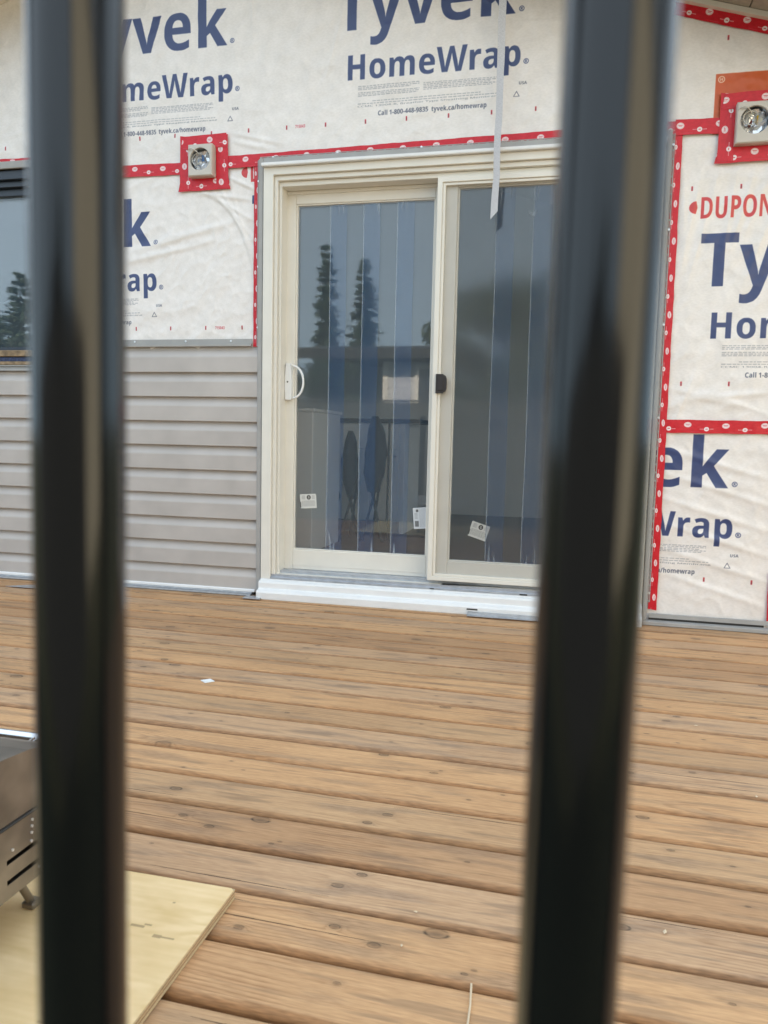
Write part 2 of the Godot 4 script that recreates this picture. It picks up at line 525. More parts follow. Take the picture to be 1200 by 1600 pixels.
# ------------------------------------------------------------------ wood
func wood_texture(seed_: int, w: int, h: int, metres: float, wide: float) -> ImageTexture:
	var r := RandomNumberGenerator.new()
	r.seed = seed_
	var n1 := FastNoiseLite.new(); n1.seed = seed_; n1.frequency = 0.6; n1.fractal_octaves = 3
	var n2 := FastNoiseLite.new(); n2.seed = seed_ + 1; n2.frequency = 1.0; n2.fractal_octaves = 2
	var n3 := FastNoiseLite.new(); n3.seed = seed_ + 2; n3.frequency = 1.0; n3.fractal_octaves = 3
	var n4 := FastNoiseLite.new(); n4.seed = seed_ + 3; n4.frequency = 1.0; n4.fractal_octaves = 2
	var knots := []
	for i in 17:
		knots.append(Vector3(r.randf() * metres, r.randf_range(0.012, wide - 0.012), 0.0022 + 0.0095 * pow(r.randf(), 2.2)))
	var cracks := []
	for i in 5:
		cracks.append([r.randf() * metres, r.randf_range(0.01, wide - 0.01), r.randf_range(0.15, 0.7), r.randf_range(-0.012, 0.012)])
	var h0 := r.randf_range(0.006, 0.03)
	var slope := r.randf_range(0.004, 0.012) * (1.0 if r.randf() < 0.5 else -1.0)
	var vc := r.randf_range(0.2, 0.8) * wide
	var ringw := r.randf_range(0.0045, 0.0075)
	var d := PackedByteArray()
	d.resize(w * h * 3)
	var warm := Vector3(0.395, 0.220, 0.108)     # linear
	var pale := Vector3(0.705, 0.448, 0.242)
	var grey := Vector3(0.360, 0.238, 0.150)
	var edge := Vector3(0.370, 0.180, 0.070)
	for x in w:
		var u := metres * x / w
		# along the board all fields wrap once per texture by walking a circle
		var ang := TAU * x / w
		var cu := cos(ang) * metres / TAU
		var su := sin(ang) * metres / TAU
		var wander := 0.02 * n1.get_noise_2d(cu * 1.2, su * 1.2)
		var hh := h0 + 0.035 * n1.get_noise_2d(cu * 0.9 + 9.0, su * 0.9) + slope
		var tone := 0.5 + 0.6 * n1.get_noise_2d(cu * 2.0 + 30.0, su * 2.0)
		var lmask := smoothstep(0.0, 0.35, n1.get_noise_2d(cu * 3.0 + 70.0, su * 3.0))
		for y in h:
			var v := wide * y / h
			var dist := sqrt((v - vc - wander) * (v - vc - wander) + hh * hh)
			var knot := 0.0
			var kring := 0.0
			var halo := 0.0
			for k in knots:
				var du: float = absf(u - k.x)
				du = minf(du, metres - du)
				if du < k.z * 7.5:
					var e: float = sqrt(du * du / 3.2 + (v - k.y) * (v - k.y)) / k.z
					if e < 4.0:
						dist += 0.016 * exp(-e * e * 0.35)
						halo = maxf(halo, exp(-e * e * 0.22))
						knot = maxf(knot, clampf(1.25 - e, 0.0, 1.0))
						kring = maxf(kring, clampf(1.0 - absf(e - 1.0) * 4.0, 0.0, 1.0))
			var fr := n3.get_noise_3d(cu * 3.0, su * 3.0, v * 130.0)
			var fine := n4.get_noise_3d(cu * 30.0, su * 30.0, v * 460.0)
			var ph := fposmod(dist / ringw + 0.25 * fr, 1.0)
			var late := smoothstep(0.45, 0.9, ph) * (1.0 - smoothstep(0.93, 1.0, ph))
			var stain := smoothstep(0.05, 0.55, n2.get_noise_3d(cu * 2.6, su * 2.6, v * 22.0) + 0.25 * fr)
			var blot := smoothstep(0.22, 0.62, n2.get_noise_3d(cu * 4.2 + 50.0, su * 4.2, v * 42.0))
			var mixp := clampf(0.60 + 0.30 * fr + 0.30 * fine - (0.12 + 0.30 * lmask) * late + 0.25 * (tone - 0.5), 0.0, 1.0)
			var c := warm.lerp(pale, mixp)
			c = c.lerp(grey * (0.9 + 0.5 * fine), 0.55 * stain)
			c = c.lerp(grey * 0.62, 0.45 * blot)
			c = c.lerp(grey * 0.62, 0.6 * halo * clampf(0.55 + fr, 0.0, 1.0))
			c = c.lerp(Vector3(0.15, 0.090, 0.052), 0.62 * knot)
			c = c.lerp(Vector3(0.035, 0.024, 0.016), 0.9 * kring * clampf(fr + 0.7, 0.0, 1.0))
			for k in cracks:
				var du := fposmod(u - k[0], metres)
				if du < k[2]:
					var cvv: float = k[1] + k[3] * du + 0.0012 * fr
					if absf(v - cvv) < 0.0011 * sin(PI * du / k[2]):
						c = c.lerp(Vector3(0.02, 0.014, 0.01), 0.8)
			# the planed, rounded edges kept the fresh orange tone of the stain
			var ed := smoothstep(0.017, 0.008, minf(v, wide - v) + 0.004 * fr)
			c = c.lerp(edge * (0.85 + 0.5 * fine), 0.7 * ed)
			var o := (y * w + x) * 3
			d[o] = clampi(int(255.0 * pow(maxf(c.x, 0.0), 0.4545)), 0, 255)
			d[o + 1] = clampi(int(255.0 * pow(maxf(c.y, 0.0), 0.4545)), 0, 255)
			d[o + 2] = clampi(int(255.0 * pow(maxf(c.z, 0.0), 0.4545)), 0, 255)
	return ImageTexture.create_from_image(Image.create_from_data(w, h, false, Image.FORMAT_RGB8, d))

# a deck board with rounded edges along x; u along, v across
func board_mesh(x0: float, x1: float, wide: float, thick: float, u0: float, flip: bool, seed_: int) -> ArrayMesh:
	var r := RandomNumberGenerator.new()
	r.seed = seed_
	var prof := []       # [z, y, normal z, normal y, v]
	var rad := 0.0125
	prof.append([0.0, -thick, -1.0, 0.0, 0.0])
	for i in 5:
		var a := PI * 0.5 * i / 4.0
		prof.append([rad - cos(a) * rad, -rad + sin(a) * rad, -cos(a), sin(a), 0.003 + 0.0125 * i / 4.0])
	for i in 5:
		var a := PI * 0.5 * i / 4.0
		prof.append([wide - rad + sin(a) * rad, -rad + cos(a) * rad, sin(a), cos(a), wide - 0.0155 + 0.0125 * i / 4.0])
	prof.append([wide, -thick, 1.0, 0.0, wide])
	var st := new_st()
	var n := 20
	var bow := r.randf_range(-0.0008, 0.0008)
	var cup := r.randf_range(-0.0012, 0.0010)
	for i in n:
		for j in prof.size() - 1:
			var q := []
			for c in [[0, 0], [1, 0], [1, 1], [0, 1]]:
				var p: Array = prof[j + c[1]]
				var t := float(i + c[0]) / n
				var x := lerpf(x0, x1, t)
				var k: float = (p[0] / wide - 0.5) * 2.0
				var y: float = p[1] + cup * k * k + bow * sin(t * 9.0 + seed_)
				var vv: float = p[4] * 0.15 / wide / 0.15
				var uu := (u0 + (x - x0)) / 4.0
				q.append([Vector3(x, y, p[0]), Vector3(0, p[3] + 0.0, p[2] - 0.0).normalized(), Vector2(-uu if flip else uu, 1.0 - vv if flip else vv)])
			var fn: Vector3 = (q[2][0] - q[0][0]).cross(q[1][0] - q[0][0])
			var order := [0, 1, 2, 0, 2, 3] if fn.dot(q[0][1] + q[2][1]) >= 0.0 else [0, 2, 1, 0, 3, 2]
			for k in order:
				st.set_normal(q[k][1]); st.set_uv(q[k][2]); st.add_vertex(q[k][0])
	for e in [[x0, -1.0], [x1, 1.0]]:
		quad(st, Vector3(e[0], -thick, 0), Vector3(e[0], -0.003, 0.003), Vector3(e[0], -0.003, wide - 0.003), Vector3(e[0], -thick, wide), Vector3(e[1], 0, 0))
	quad(st, Vector3(x0, -thick, 0), Vector3(x1, -thick, 0), Vector3(x1, -thick, wide), Vector3(x0, -thick, wide), Vector3.DOWN)
	return st.commit()

# ------------------------------------------------------------------ trees
func conifer(called: String, label: String, at: Vector3, height: float, radius: float, seed_: int, group: String, m: Material) -> void:
	var r := RandomNumberGenerator.new()
	r.seed = seed_
	var t := thing(called, label, "tree", at, group)
	var st := new_st()
	tube(st, [Vector3.ZERO, Vector3(0.03, height * 0.5, 0.02), Vector3(0, height * 0.98, 0)], [height * 0.022, height * 0.014, 0.012], 8)
	node("trunk", st.commit(), M.bark, t)
	st = new_st()
	var y := height * 0.08
	while y < height:
		var k := 1.0 - y / height
		var reach := radius * (0.12 + 0.88 * pow(k, 0.85))
		var nb := int(6 + 7 * k)
		for i in nb:
			var a := r.randf() * TAU
			var l := reach * r.randf_range(0.65, 1.12)
			var dir := Vector3(cos(a), r.randf_range(-0.35, 0.1) + 0.5 * (1.0 - k) * 0.6, sin(a)).normalized()
			var side := dir.cross(Vector3.UP).normalized()
			var n := maxi(4, int(l / 0.10))
			for s in n:
				var f := (s + 0.6) / n
				var p := Vector3(0, y, 0) + dir * l * f + Vector3(0, -0.10 * l * f * f, 0)
				var size := (0.16 + 0.16 * k) * (1.15 - 0.6 * f)
				for q in 4:
					var w := side * r.randf_range(-1, 1) + Vector3(0, r.randf_range(-0.8, 0.35), 0) + dir * r.randf_range(0.1, 0.9)
					w = w.normalized() * size * r.randf_range(0.7, 1.3)
					var e := dir.cross(w).normalized() * size * 0.28
					tri(st, p - e, p + e, p + w)
		y += height * 0.022 * r.randf_range(0.7, 1.3)
	node("crown", st.commit(), m, t)

func leafy(called: String, label: String, at: Vector3, height: float, radius: float, seed_: int, group: String, m: Material, category := "tree") -> void:
	var r := RandomNumberGenerator.new()
	r.seed = seed_
	var t := thing(called, label, category, at, group)
	var st := new_st()
	var lobes := []
	tube(st, [Vector3.ZERO, Vector3(0.05, height * 0.35, 0), Vector3(0, height * 0.7, 0.05)], [radius * 0.10, radius * 0.07, radius * 0.02], 8)
	for i in 16:
		var a := r.randf() * TAU
		var rr := radius * sqrt(r.randf()) * 0.75
		var c := Vector3(cos(a) * rr, height * r.randf_range(0.28, 0.9), sin(a) * rr)
		var lim: float = 1.0 - pow(absf(c.y / height - 0.55) / 0.55, 2.0)
		c.x *= 0.4 + 0.6 * lim; c.z *= 0.4 + 0.6 * lim
		lobes.append([c, radius * r.randf_range(0.28, 0.45)])
		tube(st, [Vector3(0, c.y * 0.55, 0), c], [radius * 0.035, radius * 0.01], 5)
	node("trunk", st.commit(), M.bark, t)
	st = new_st()
	for L in lobes:
		for i in 230:
			var d := Vector3(r.randfn(), r.randfn(), r.randfn()).normalized()
			var p: Vector3 = L[0] + d * L[1] * pow(r.randf(), 0.33)
			var u := Vector3(r.randfn(), r.randfn(), r.randfn()).normalized() * radius * 0.07
			var v := u.cross(Vector3(r.randfn(), r.randfn(), r.randfn())).normalized() * radius * 0.035
			tri(st, p - u, p + v, p + u)
			tri(st, p - u, p + u, p - v)
	node("crown", st.commit(), m, t)

# ------------------------------------------------------------------ light box on the wall
func light_box(label: String, cx: float, cy: float, hw: float, hh: float, hole: float, hy: float, nut_colors: Array, seed_: int) -> void:
	var t := thing("light_mounting_block", label, "electrical box", Vector3(cx, cy, 0.0065), "electrical boxes on the house wall")
	var st := new_st()
	var z1 := 0.050
	var outer := []
	var n := 40
	# face between the round hole and the square rim
	for i in n:
		var a := TAU * i / n
		var d := Vector2(cos(a), sin(a))
		var k := minf((hw - 0.004) / maxf(absf(d.x), 1e-5), (hh - 0.004) / maxf(absf(d.y), 1e-5))
		outer.append([Vector3(d.x * k, d.y * k, z1), Vector3(d.x * hole, d.y * hole + hy, z1), Vector3(d.x * hole, d.y * hole + hy, z1 - 0.012)])
	for i in n:
		var j := (i + 1) % n
		quad(st, outer[i][0], outer[j][0], outer[j][1], outer[i][1], Vector3.BACK)
		quad(st, outer[i][1], outer[j][1], outer[j][2], outer[i][2], Vector3(-outer[i][1].x, -outer[i][1].y + hy, 0))
	var r4 := [Vector2(-1, -1), Vector2(1, -1), Vector2(1, 1), Vector2(-1, 1)]
	for i in 4:
		var a: Vector2 = r4[i]
		var b: Vector2 = r4[(i + 1) % 4]
		var o := Vector3(a.x + b.x, a.y + b.y, 0)
		var fa := Vector3(a.x * (hw - 0.004), a.y * (hh - 0.004), z1)
		var fb := Vector3(b.x * (hw - 0.004), b.y * (hh - 0.004), z1)
		var ma := Vector3(a.x * hw, a.y * hh, z1 - 0.005)
		var mb := Vector3(b.x * hw, b.y * hh, z1 - 0.005)
		quad(st, fa, fb, mb, ma, o + Vector3.BACK * 2)
		quad(st, ma, mb, Vector3(mb.x, mb.y, 0), Vector3(ma.x, ma.y, 0), o)
		# corner fill of the face
		var near := []
		for q in outer:
			pass
	# the four face corners left open by the fan
	for c in r4:
		var k := Vector3(c.x * (hw - 0.004), c.y * (hh - 0.004), z1)
		for i in n:
			var p: Vector3 = outer[i][0]
			var q: Vector3 = outer[(i + 1) % n][0]
			if absf(p.x - q.x) > 1e-5 and absf(p.y - q.y) > 1e-5 and p.x * c.x > 0 and p.y * c.y > 0 and q.x * c.x > 0 and q.y * c.y > 0:
				tri(st, p, q, k, Vector3.BACK)
	node("block", st.commit(), M.block, t)
	# octagonal metal box inside
	st = new_st()
	var depth := 0.0065
	for i in 8:
		var a := TAU * (i + 0.5) / 8.0
		var b := TAU * (i + 1.5) / 8.0
		var p := Vector3(cos(a) * hole * 1.06, sin(a) * hole * 1.06 + hy, z1 - 0.013)
		var q := Vector3(cos(b) * hole * 1.06, sin(b) * hole * 1.06 + hy, z1 - 0.013)
		var p2 := Vector3(p.x * 0.97, (p.y - hy) * 0.97 + hy, depth)
		var q2 := Vector3(q.x * 0.97, (q.y - hy) * 0.97 + hy, depth)
		quad(st, p, q, q2, p2, Vector3(-p.x, -p.y + hy, 0))
		tri(st, p2, q2, Vector3(0, hy, depth), Vector3.BACK)
	node("metal_box", st.commit(), M.galv, t)
	# crumpled vapour foil in the box
	st = new_st()
	var r := RandomNumberGenerator.new()
	r.seed = seed_
	var gr := []
	for j in 7:
		var row := []
		for i in 7:
			var p := Vector2(i / 6.0 - 0.5, j / 6.0 - 0.5) * 1.75 * hole
			if p.length() > hole * 0.93: p = p.normalized() * hole * 0.93
			row.append(Vector3(p.x, p.y + hy, r.randf_range(0.008, 0.030)))
		gr.append(row)
	for j in 6:
		for i in 6: quad(st, gr[j][i], gr[j][i + 1], gr[j + 1][i + 1], gr[j + 1][i], Vector3.BACK)
	node("foil", st.commit(), M.foil, t)
	# cable loops and connectors
	for k in 3:
		var pts := []
		var a0 := r.randf() * TAU
		for i in 15:
			var f := i / 14.0
			var a := a0 + f * (4.2 + k)
			var rr := hole * (0.72 - 0.16 * k) * (0.8 + 0.25 * sin(f * 5.0 + k))
			pts.append(Vector3(cos(a) * rr - hole * 0.18, sin(a) * rr + hy, 0.018 + 0.036 * f - 0.012 * f * f * k))
		node("wire", tube_mesh(pts, 0.0022, 7), M.cable_white if k != 1 else M.cable_bare, t)
	var tail := []
	for i in 9:
		var f := i / 8.0
		tail.append(Vector3(-hole * 0.2 - hole * 0.95 * f, hy + hole * (0.55 + 0.35 * sin(f * 2.4)), 0.036 + 0.026 * sin(f * 2.6)))
	node("wire", tube_mesh(tail, 0.0024, 7), M.cable_white, t)
	var q := 0
	for c in nut_colors:
		var p := Vector3(hole * (0.1 + 0.42 * q) * (1 if q % 2 == 0 else -0.6), hy - hole * (0.02 + 0.34 * q), 0.022)
		st = new_st()
		tube(st, [p, p + Vector3(0.004, 0.012, 0.012), p + Vector3(0.006, 0.020, 0.018)], [0.006, 0.0055, 0.003], 10)
		node("wire_connector", st.commit(), mat(c, 0.45), t)
		q += 1

# ------------------------------------------------------------------ scene
func _ready() -> void:
	rng.seed = 7
	# camera: a phone held just outside the railing, a little below door-handle height
	var cam := Camera3D.new()
	cam.name = "camera"
	var att := CameraAttributesPhysical.new()
	att.frustum_focal_length = 18.1712
	att.frustum_near = 0.02
	att.frustum_far = 400.0
	att.exposure_aperture = 7.6
	att.frustum_focus_distance = 3.5
	cam.attributes = att
	cam.fov = 66.8803
	cam.near = 0.02
	cam.far = 400.0
	cam.transform = Transform3D(Basis(Vector3(0.97212277, 0.02221005, -0.23341814), Vector3(-0.04326227, 0.99540176, -0.08546174), Vector3(0.23044672, 0.0931775, 0.96861358)), Vector3(0, 0.79855, 3.6213))
	add_child(cam)
	cam.current = true
	# sky and sun
	var env := Environment.new()
	env.background_mode = Environment.BG_SKY
	var sky := Sky.new()
	var sm := ProceduralSkyMaterial.new()
	sm.sky_top_color = Color(0.765, 0.82, 0.875)
	sm.sky_horizon_color = Color(0.71, 0.81, 0.87)
	sm.sky_curve = 0.22
	sm.ground_bottom_color = Color(0.30, 0.30, 0.27)
	sm.ground_horizon_color = Color(0.62, 0.60, 0.56)
	sm.sun_angle_max = 1.0
	sky.sky_material = sm
	env.sky = sky
	env.background_energy_multiplier = 1.0
	env.tonemap_mode = Environment.TONE_MAPPER_LINEAR
	env.tonemap_exposure = 2.5
	env.sdfgi_enabled = true
	env.ssao_enabled = true
	env.ssil_enabled = true
	var we := WorldEnvironment.new()
	we.name = "environment"
	we.environment = env
	add_child(we)
	var sun := DirectionalLight3D.new()
	sun.name = "sun"
	sun.light_color = Color(1.0, 0.95, 0.88)
	sun.light_energy = 1.55
	sun.light_angular_distance = 0.5
	sun.shadow_enabled = true
	# the sun stands behind the house, so that the wall and the deck lie in its shade
	var az := deg_to_rad(-20.0)
	var el := deg_to_rad(31.0)
	var towards := Vector3(sin(az) * cos(el), sin(el), -cos(az) * cos(el))
	add_child(sun)
	sun.look_at_from_position(towards * 30.0, Vector3.ZERO, Vector3.UP)

	materials()
	ground_and_deck()
	house()
	wrap_and_tape()
	siding()
	patio_door()
	window()
	interior()
	wall_fittings()
	deck_things()
	railing()
	surroundings()

func materials() -> void:
	M.bark = mottled(Color(0.09, 0.065, 0.045), 0.9, 0.5, 0.03, 3.0, 3)
	M.needles = mat(Color(0.035, 0.06, 0.03), 0.8)
	M.leaves = mat(Color(0.05, 0.075, 0.028), 0.7)
	M.block = mottled(Color(0.62, 0.58, 0.52), 0.5, 0.93, 0.02, 2.0, 4)
	M.galv = mottled(Color(0.62, 0.63, 0.65), 0.32, 0.7, 0.03, 8.0, 5, 0.9)
	M.foil = mat(Color(0.80, 0.81, 0.83), 0.16, 0.6)
	M.cable_white = mat(Color(0.62, 0.60, 0.55), 0.45)
	M.cable_bare = mat(Color(0.22, 0.20, 0.19), 0.5)
	M.cream = mottled(Color(0.80, 0.765, 0.69), 0.38, 0.965, 0.015, 1.2, 6)
	M.white_vinyl = mottled(Color(0.84, 0.84, 0.835), 0.35, 0.96, 0.02, 1.0, 7)
	M.track = mottled(Color(0.52, 0.55, 0.60), 0.35, 0.86, 0.03, 2.0, 8, 0.35)
	M.jtrim = mottled(Color(0.40, 0.39, 0.375), 0.5, 0.92, 0.02, 1.4, 9)
	M.siding = mottled(Color(0.525, 0.485, 0.455), 0.55, 0.90, 0.012, 0.9, 10)
	M.galv_strip = mottled(Color(0.55, 0.56, 0.58), 0.38, 0.85, 0.03, 3.0, 11, 0.55)
	M.black = mat(Color(0.02, 0.02, 0.02), 0.5)
	M.slot = mat(Color(0.035, 0.033, 0.03), 0.8)
	M.screw = mat(Color(0.75, 0.75, 0.76), 0.3, 0.6)
	M.latch = mat(Color(0.028, 0.022, 0.02), 0.42)
	M.drywall = mat(Color(0.80, 0.79, 0.76), 0.9)
	M.cabinet = mat(Color(0.84, 0.84, 0.82), 0.45)
	M.counter = mat(Color(0.06, 0.055, 0.05), 0.3)
	M.int_floor = mottled(Color(0.10, 0.075, 0.055), 0.4, 0.7, 0.03, 1.0, 13)
	M.chair_fabric = mat(Color(0.008, 0.014, 0.026), 0.85)
	M.chair_tube = mat(Color(0.010, 0.011, 0.013), 0.5)
	M.framing = mottled(Color(0.45, 0.32, 0.19), 0.8, 0.6, 0.03, 2.5, 14)
	M.osb = mottled(Color(0.40, 0.28, 0.16), 0.8, 0.6, 0.06, 3.0, 15)
	M.roof = mottled(Color(0.07, 0.068, 0.066), 0.9, 0.55, 0.08, 3.0, 16)
	M.soffit = mottled(Color(0.46, 0.41, 0.34), 0.6, 0.85, 0.05, 2.0, 17)
	M.navy = mat(Color(0.022, 0.030, 0.045), 0.32)
	M.powder = mat(Color(0.004, 0.0042, 0.005), 0.13, 0.0, 0.5)
	M.steel = mottled(Color(0.33, 0.285, 0.235), 0.36, 0.62, 0.012, 2.0, 18, 0.65)
	M.chrome = mat(Color(0.78, 0.80, 0.84), 0.10, 1.0)
	M.stick = mat(Color(0.66, 0.53, 0.36), 0.8)
	M.paper = mat(Color(0.80, 0.80, 0.78), 0.8)
	M.strap = mottled(Color(0.70, 0.68, 0.69), 0.6, 0.85, 0.05, 10.0, 19)
	var g := StandardMaterial3D.new()
	g.albedo_color = Color(0.30, 0.46, 0.58, 0.045)
	g.transparency = BaseMaterial3D.TRANSPARENCY_ALPHA
	g.roughness = 0.022
	g.metallic_specular = 0.5
	M.glass = g
	var g2: StandardMaterial3D = g.duplicate()
	g2.roughness = 0.07
	M.glass_dusty = g2
	var g3: StandardMaterial3D = g.duplicate()
	g3.roughness = 0.01
	M.glass_clear = g3
	var film := StandardMaterial3D.new()
	film.albedo_color = Color(0.13, 0.37, 0.60, 0.19)
	film.transparency = BaseMaterial3D.TRANSPARENCY_ALPHA
	film.roughness = 0.06
	M.film = film
	var fe := StandardMaterial3D.new()
	fe.albedo_color = Color(0.75, 0.80, 0.85, 0.32)
	fe.transparency = BaseMaterial3D.TRANSPARENCY_ALPHA
	fe.roughness = 0.5
	M.film_edge = fe
	var sc := StandardMaterial3D.new()
	sc.albedo_color = Color(0.34, 0.345, 0.34, 0.21)
	sc.transparency = BaseMaterial3D.TRANSPARENCY_ALPHA
	sc.roughness = 0.8
	M.screen = sc
	# printed red tape
	var cv := Canvas.new(384, 96, Color(0.79, 0.07, 0.145))
	var n := FastNoiseLite.new()
	n.frequency = 0.03
	for y in 96:
		for x in 384:
			var k := 0.05 * n.get_noise_2d(x, y * 1.5)
			var o := (y * 384 + x) * 3
			cv.px[o] += k; cv.px[o + 1] += k * 0.6; cv.px[o + 2] += k * 0.6
	var wh := Color(0.93, 0.88, 0.88)
	for c in [[52, 40, 0], [148, 66, 1], [244, 36, 0], [340, 64, 1]]:
		var ink := Color(0.80, 0.2, 0.26)
		if c[2] == 0:
			cv.ring(c[0], c[1], 0, 19, wh, 1.0, 1.05)
			cv.ring(c[0], c[1], 15, 16.5, ink, 0.5, 1.05)
			cv.rect(c[0] - 11, c[1] - 6, c[0] + 11, c[1] - 1, ink, 0.8)
			cv.rect(c[0] - 9, c[1] + 3, c[0] + 9, c[1] + 6, ink, 0.8)
		else:
			cv.ring(c[0], c[1], 0, 13, wh, 1.0, 1.2)
			cv.rect(c[0] - 6, c[1] - 3, c[0] + 6, c[1] + 3, ink, 0.8)
			for k in 4:
				cv.rect(c[0] - 34 + k * 5, c[1] - 3, c[0] - 31 + k * 5, c[1] + 3, wh, 0.75)
				cv.rect(c[0] + 16 + k * 5, c[1] - 3, c[0] + 19 + k * 5, c[1] + 3, wh, 0.75)
	for x in [70, 262]:
		for k in 9: cv.rect(x + k * 5, 84, x + 3 + k * 5, 88, Color(0.9, 0.5, 0.55), 0.5)
	var tp := StandardMaterial3D.new()
	tp.albedo_texture = cv.texture()
	tp.roughness = 0.42
	tp.metallic_specular = 0.5
	M.tape = tp

func ground_and_deck() -> void:
	var lawn := mottled(Color(0.12, 0.13, 0.06), 0.95, 0.55, 0.04, 0.4, 21)
	var st := new_st()
	quad(st, Vector3(-150, -0.78, -150), Vector3(150, -0.78, -150), Vector3(150, -0.78, 150), Vector3(-150, -0.78, 150), Vector3.UP)
	tag(node("ground", st.commit(), lawn, self), "", "", "", "structure")
	var deck := thing("deck", "", "", Vector3.ZERO, "", "structure")
	var pitch := 0.13371
	var woods := []
	for i in 5:
		var m := StandardMaterial3D.new()
		m.albedo_texture = wood_texture(101 + i * 17, 2048, 192, 4.0, pitch - 0.0085)
		m.roughness = 0.62
		m.metallic_specular = 0.35
		woods.append(m)
	var tint := [Color(1, 1, 1), Color(0.91, 0.89, 0.88), Color(0.96, 0.97, 1.0), Color(1.0, 0.98, 0.955), Color(0.95, 0.95, 0.95)]
	var mats := []
	for t in tint:
		for m in woods:
			var k: StandardMaterial3D = m.duplicate()
			k.albedo_color = t
			mats.append(k)
	for k in range(-7, 19):
		var z := 0.9455 + pitch * k
		var mesh := board_mesh(-4.6, 2.4, pitch - 0.0085, 0.028, rng.randf() * 4.0, rng.randf() < 0.5, 300 + k)
		var o := node("deck_board", mesh, mats[rng.randi() % mats.size()], deck)
		o.position = Vector3(0, rng.randf_range(-0.0012, 0.0012), 0)
		o.rotation.y = -0.01645
		o.position += Vector3(0.01645 * z, 0, z + 0.0042)
	for x in [-4.2, -3.4, -2.6, -1.8, -1.0, -0.2, 0.6, 1.4, 2.2]:
		node("joist", box_mesh(Vector3(x - 0.019, -0.27, 0.0), Vector3(x + 0.019, -0.0305, 3.40)), M.framing, deck)
	node("rim_joist", box_mesh(Vector3(-4.4, -0.28, 3.405), Vector3(2.3, -0.0305, 3.445)), M.framing, deck)
	for x in [-4.0, -1.0, 2.0]:
		node("post", box_mesh(Vector3(x - 0.045, -0.80, 3.30), Vector3(x + 0.045, -0.285, 3.39)), M.framing, deck)

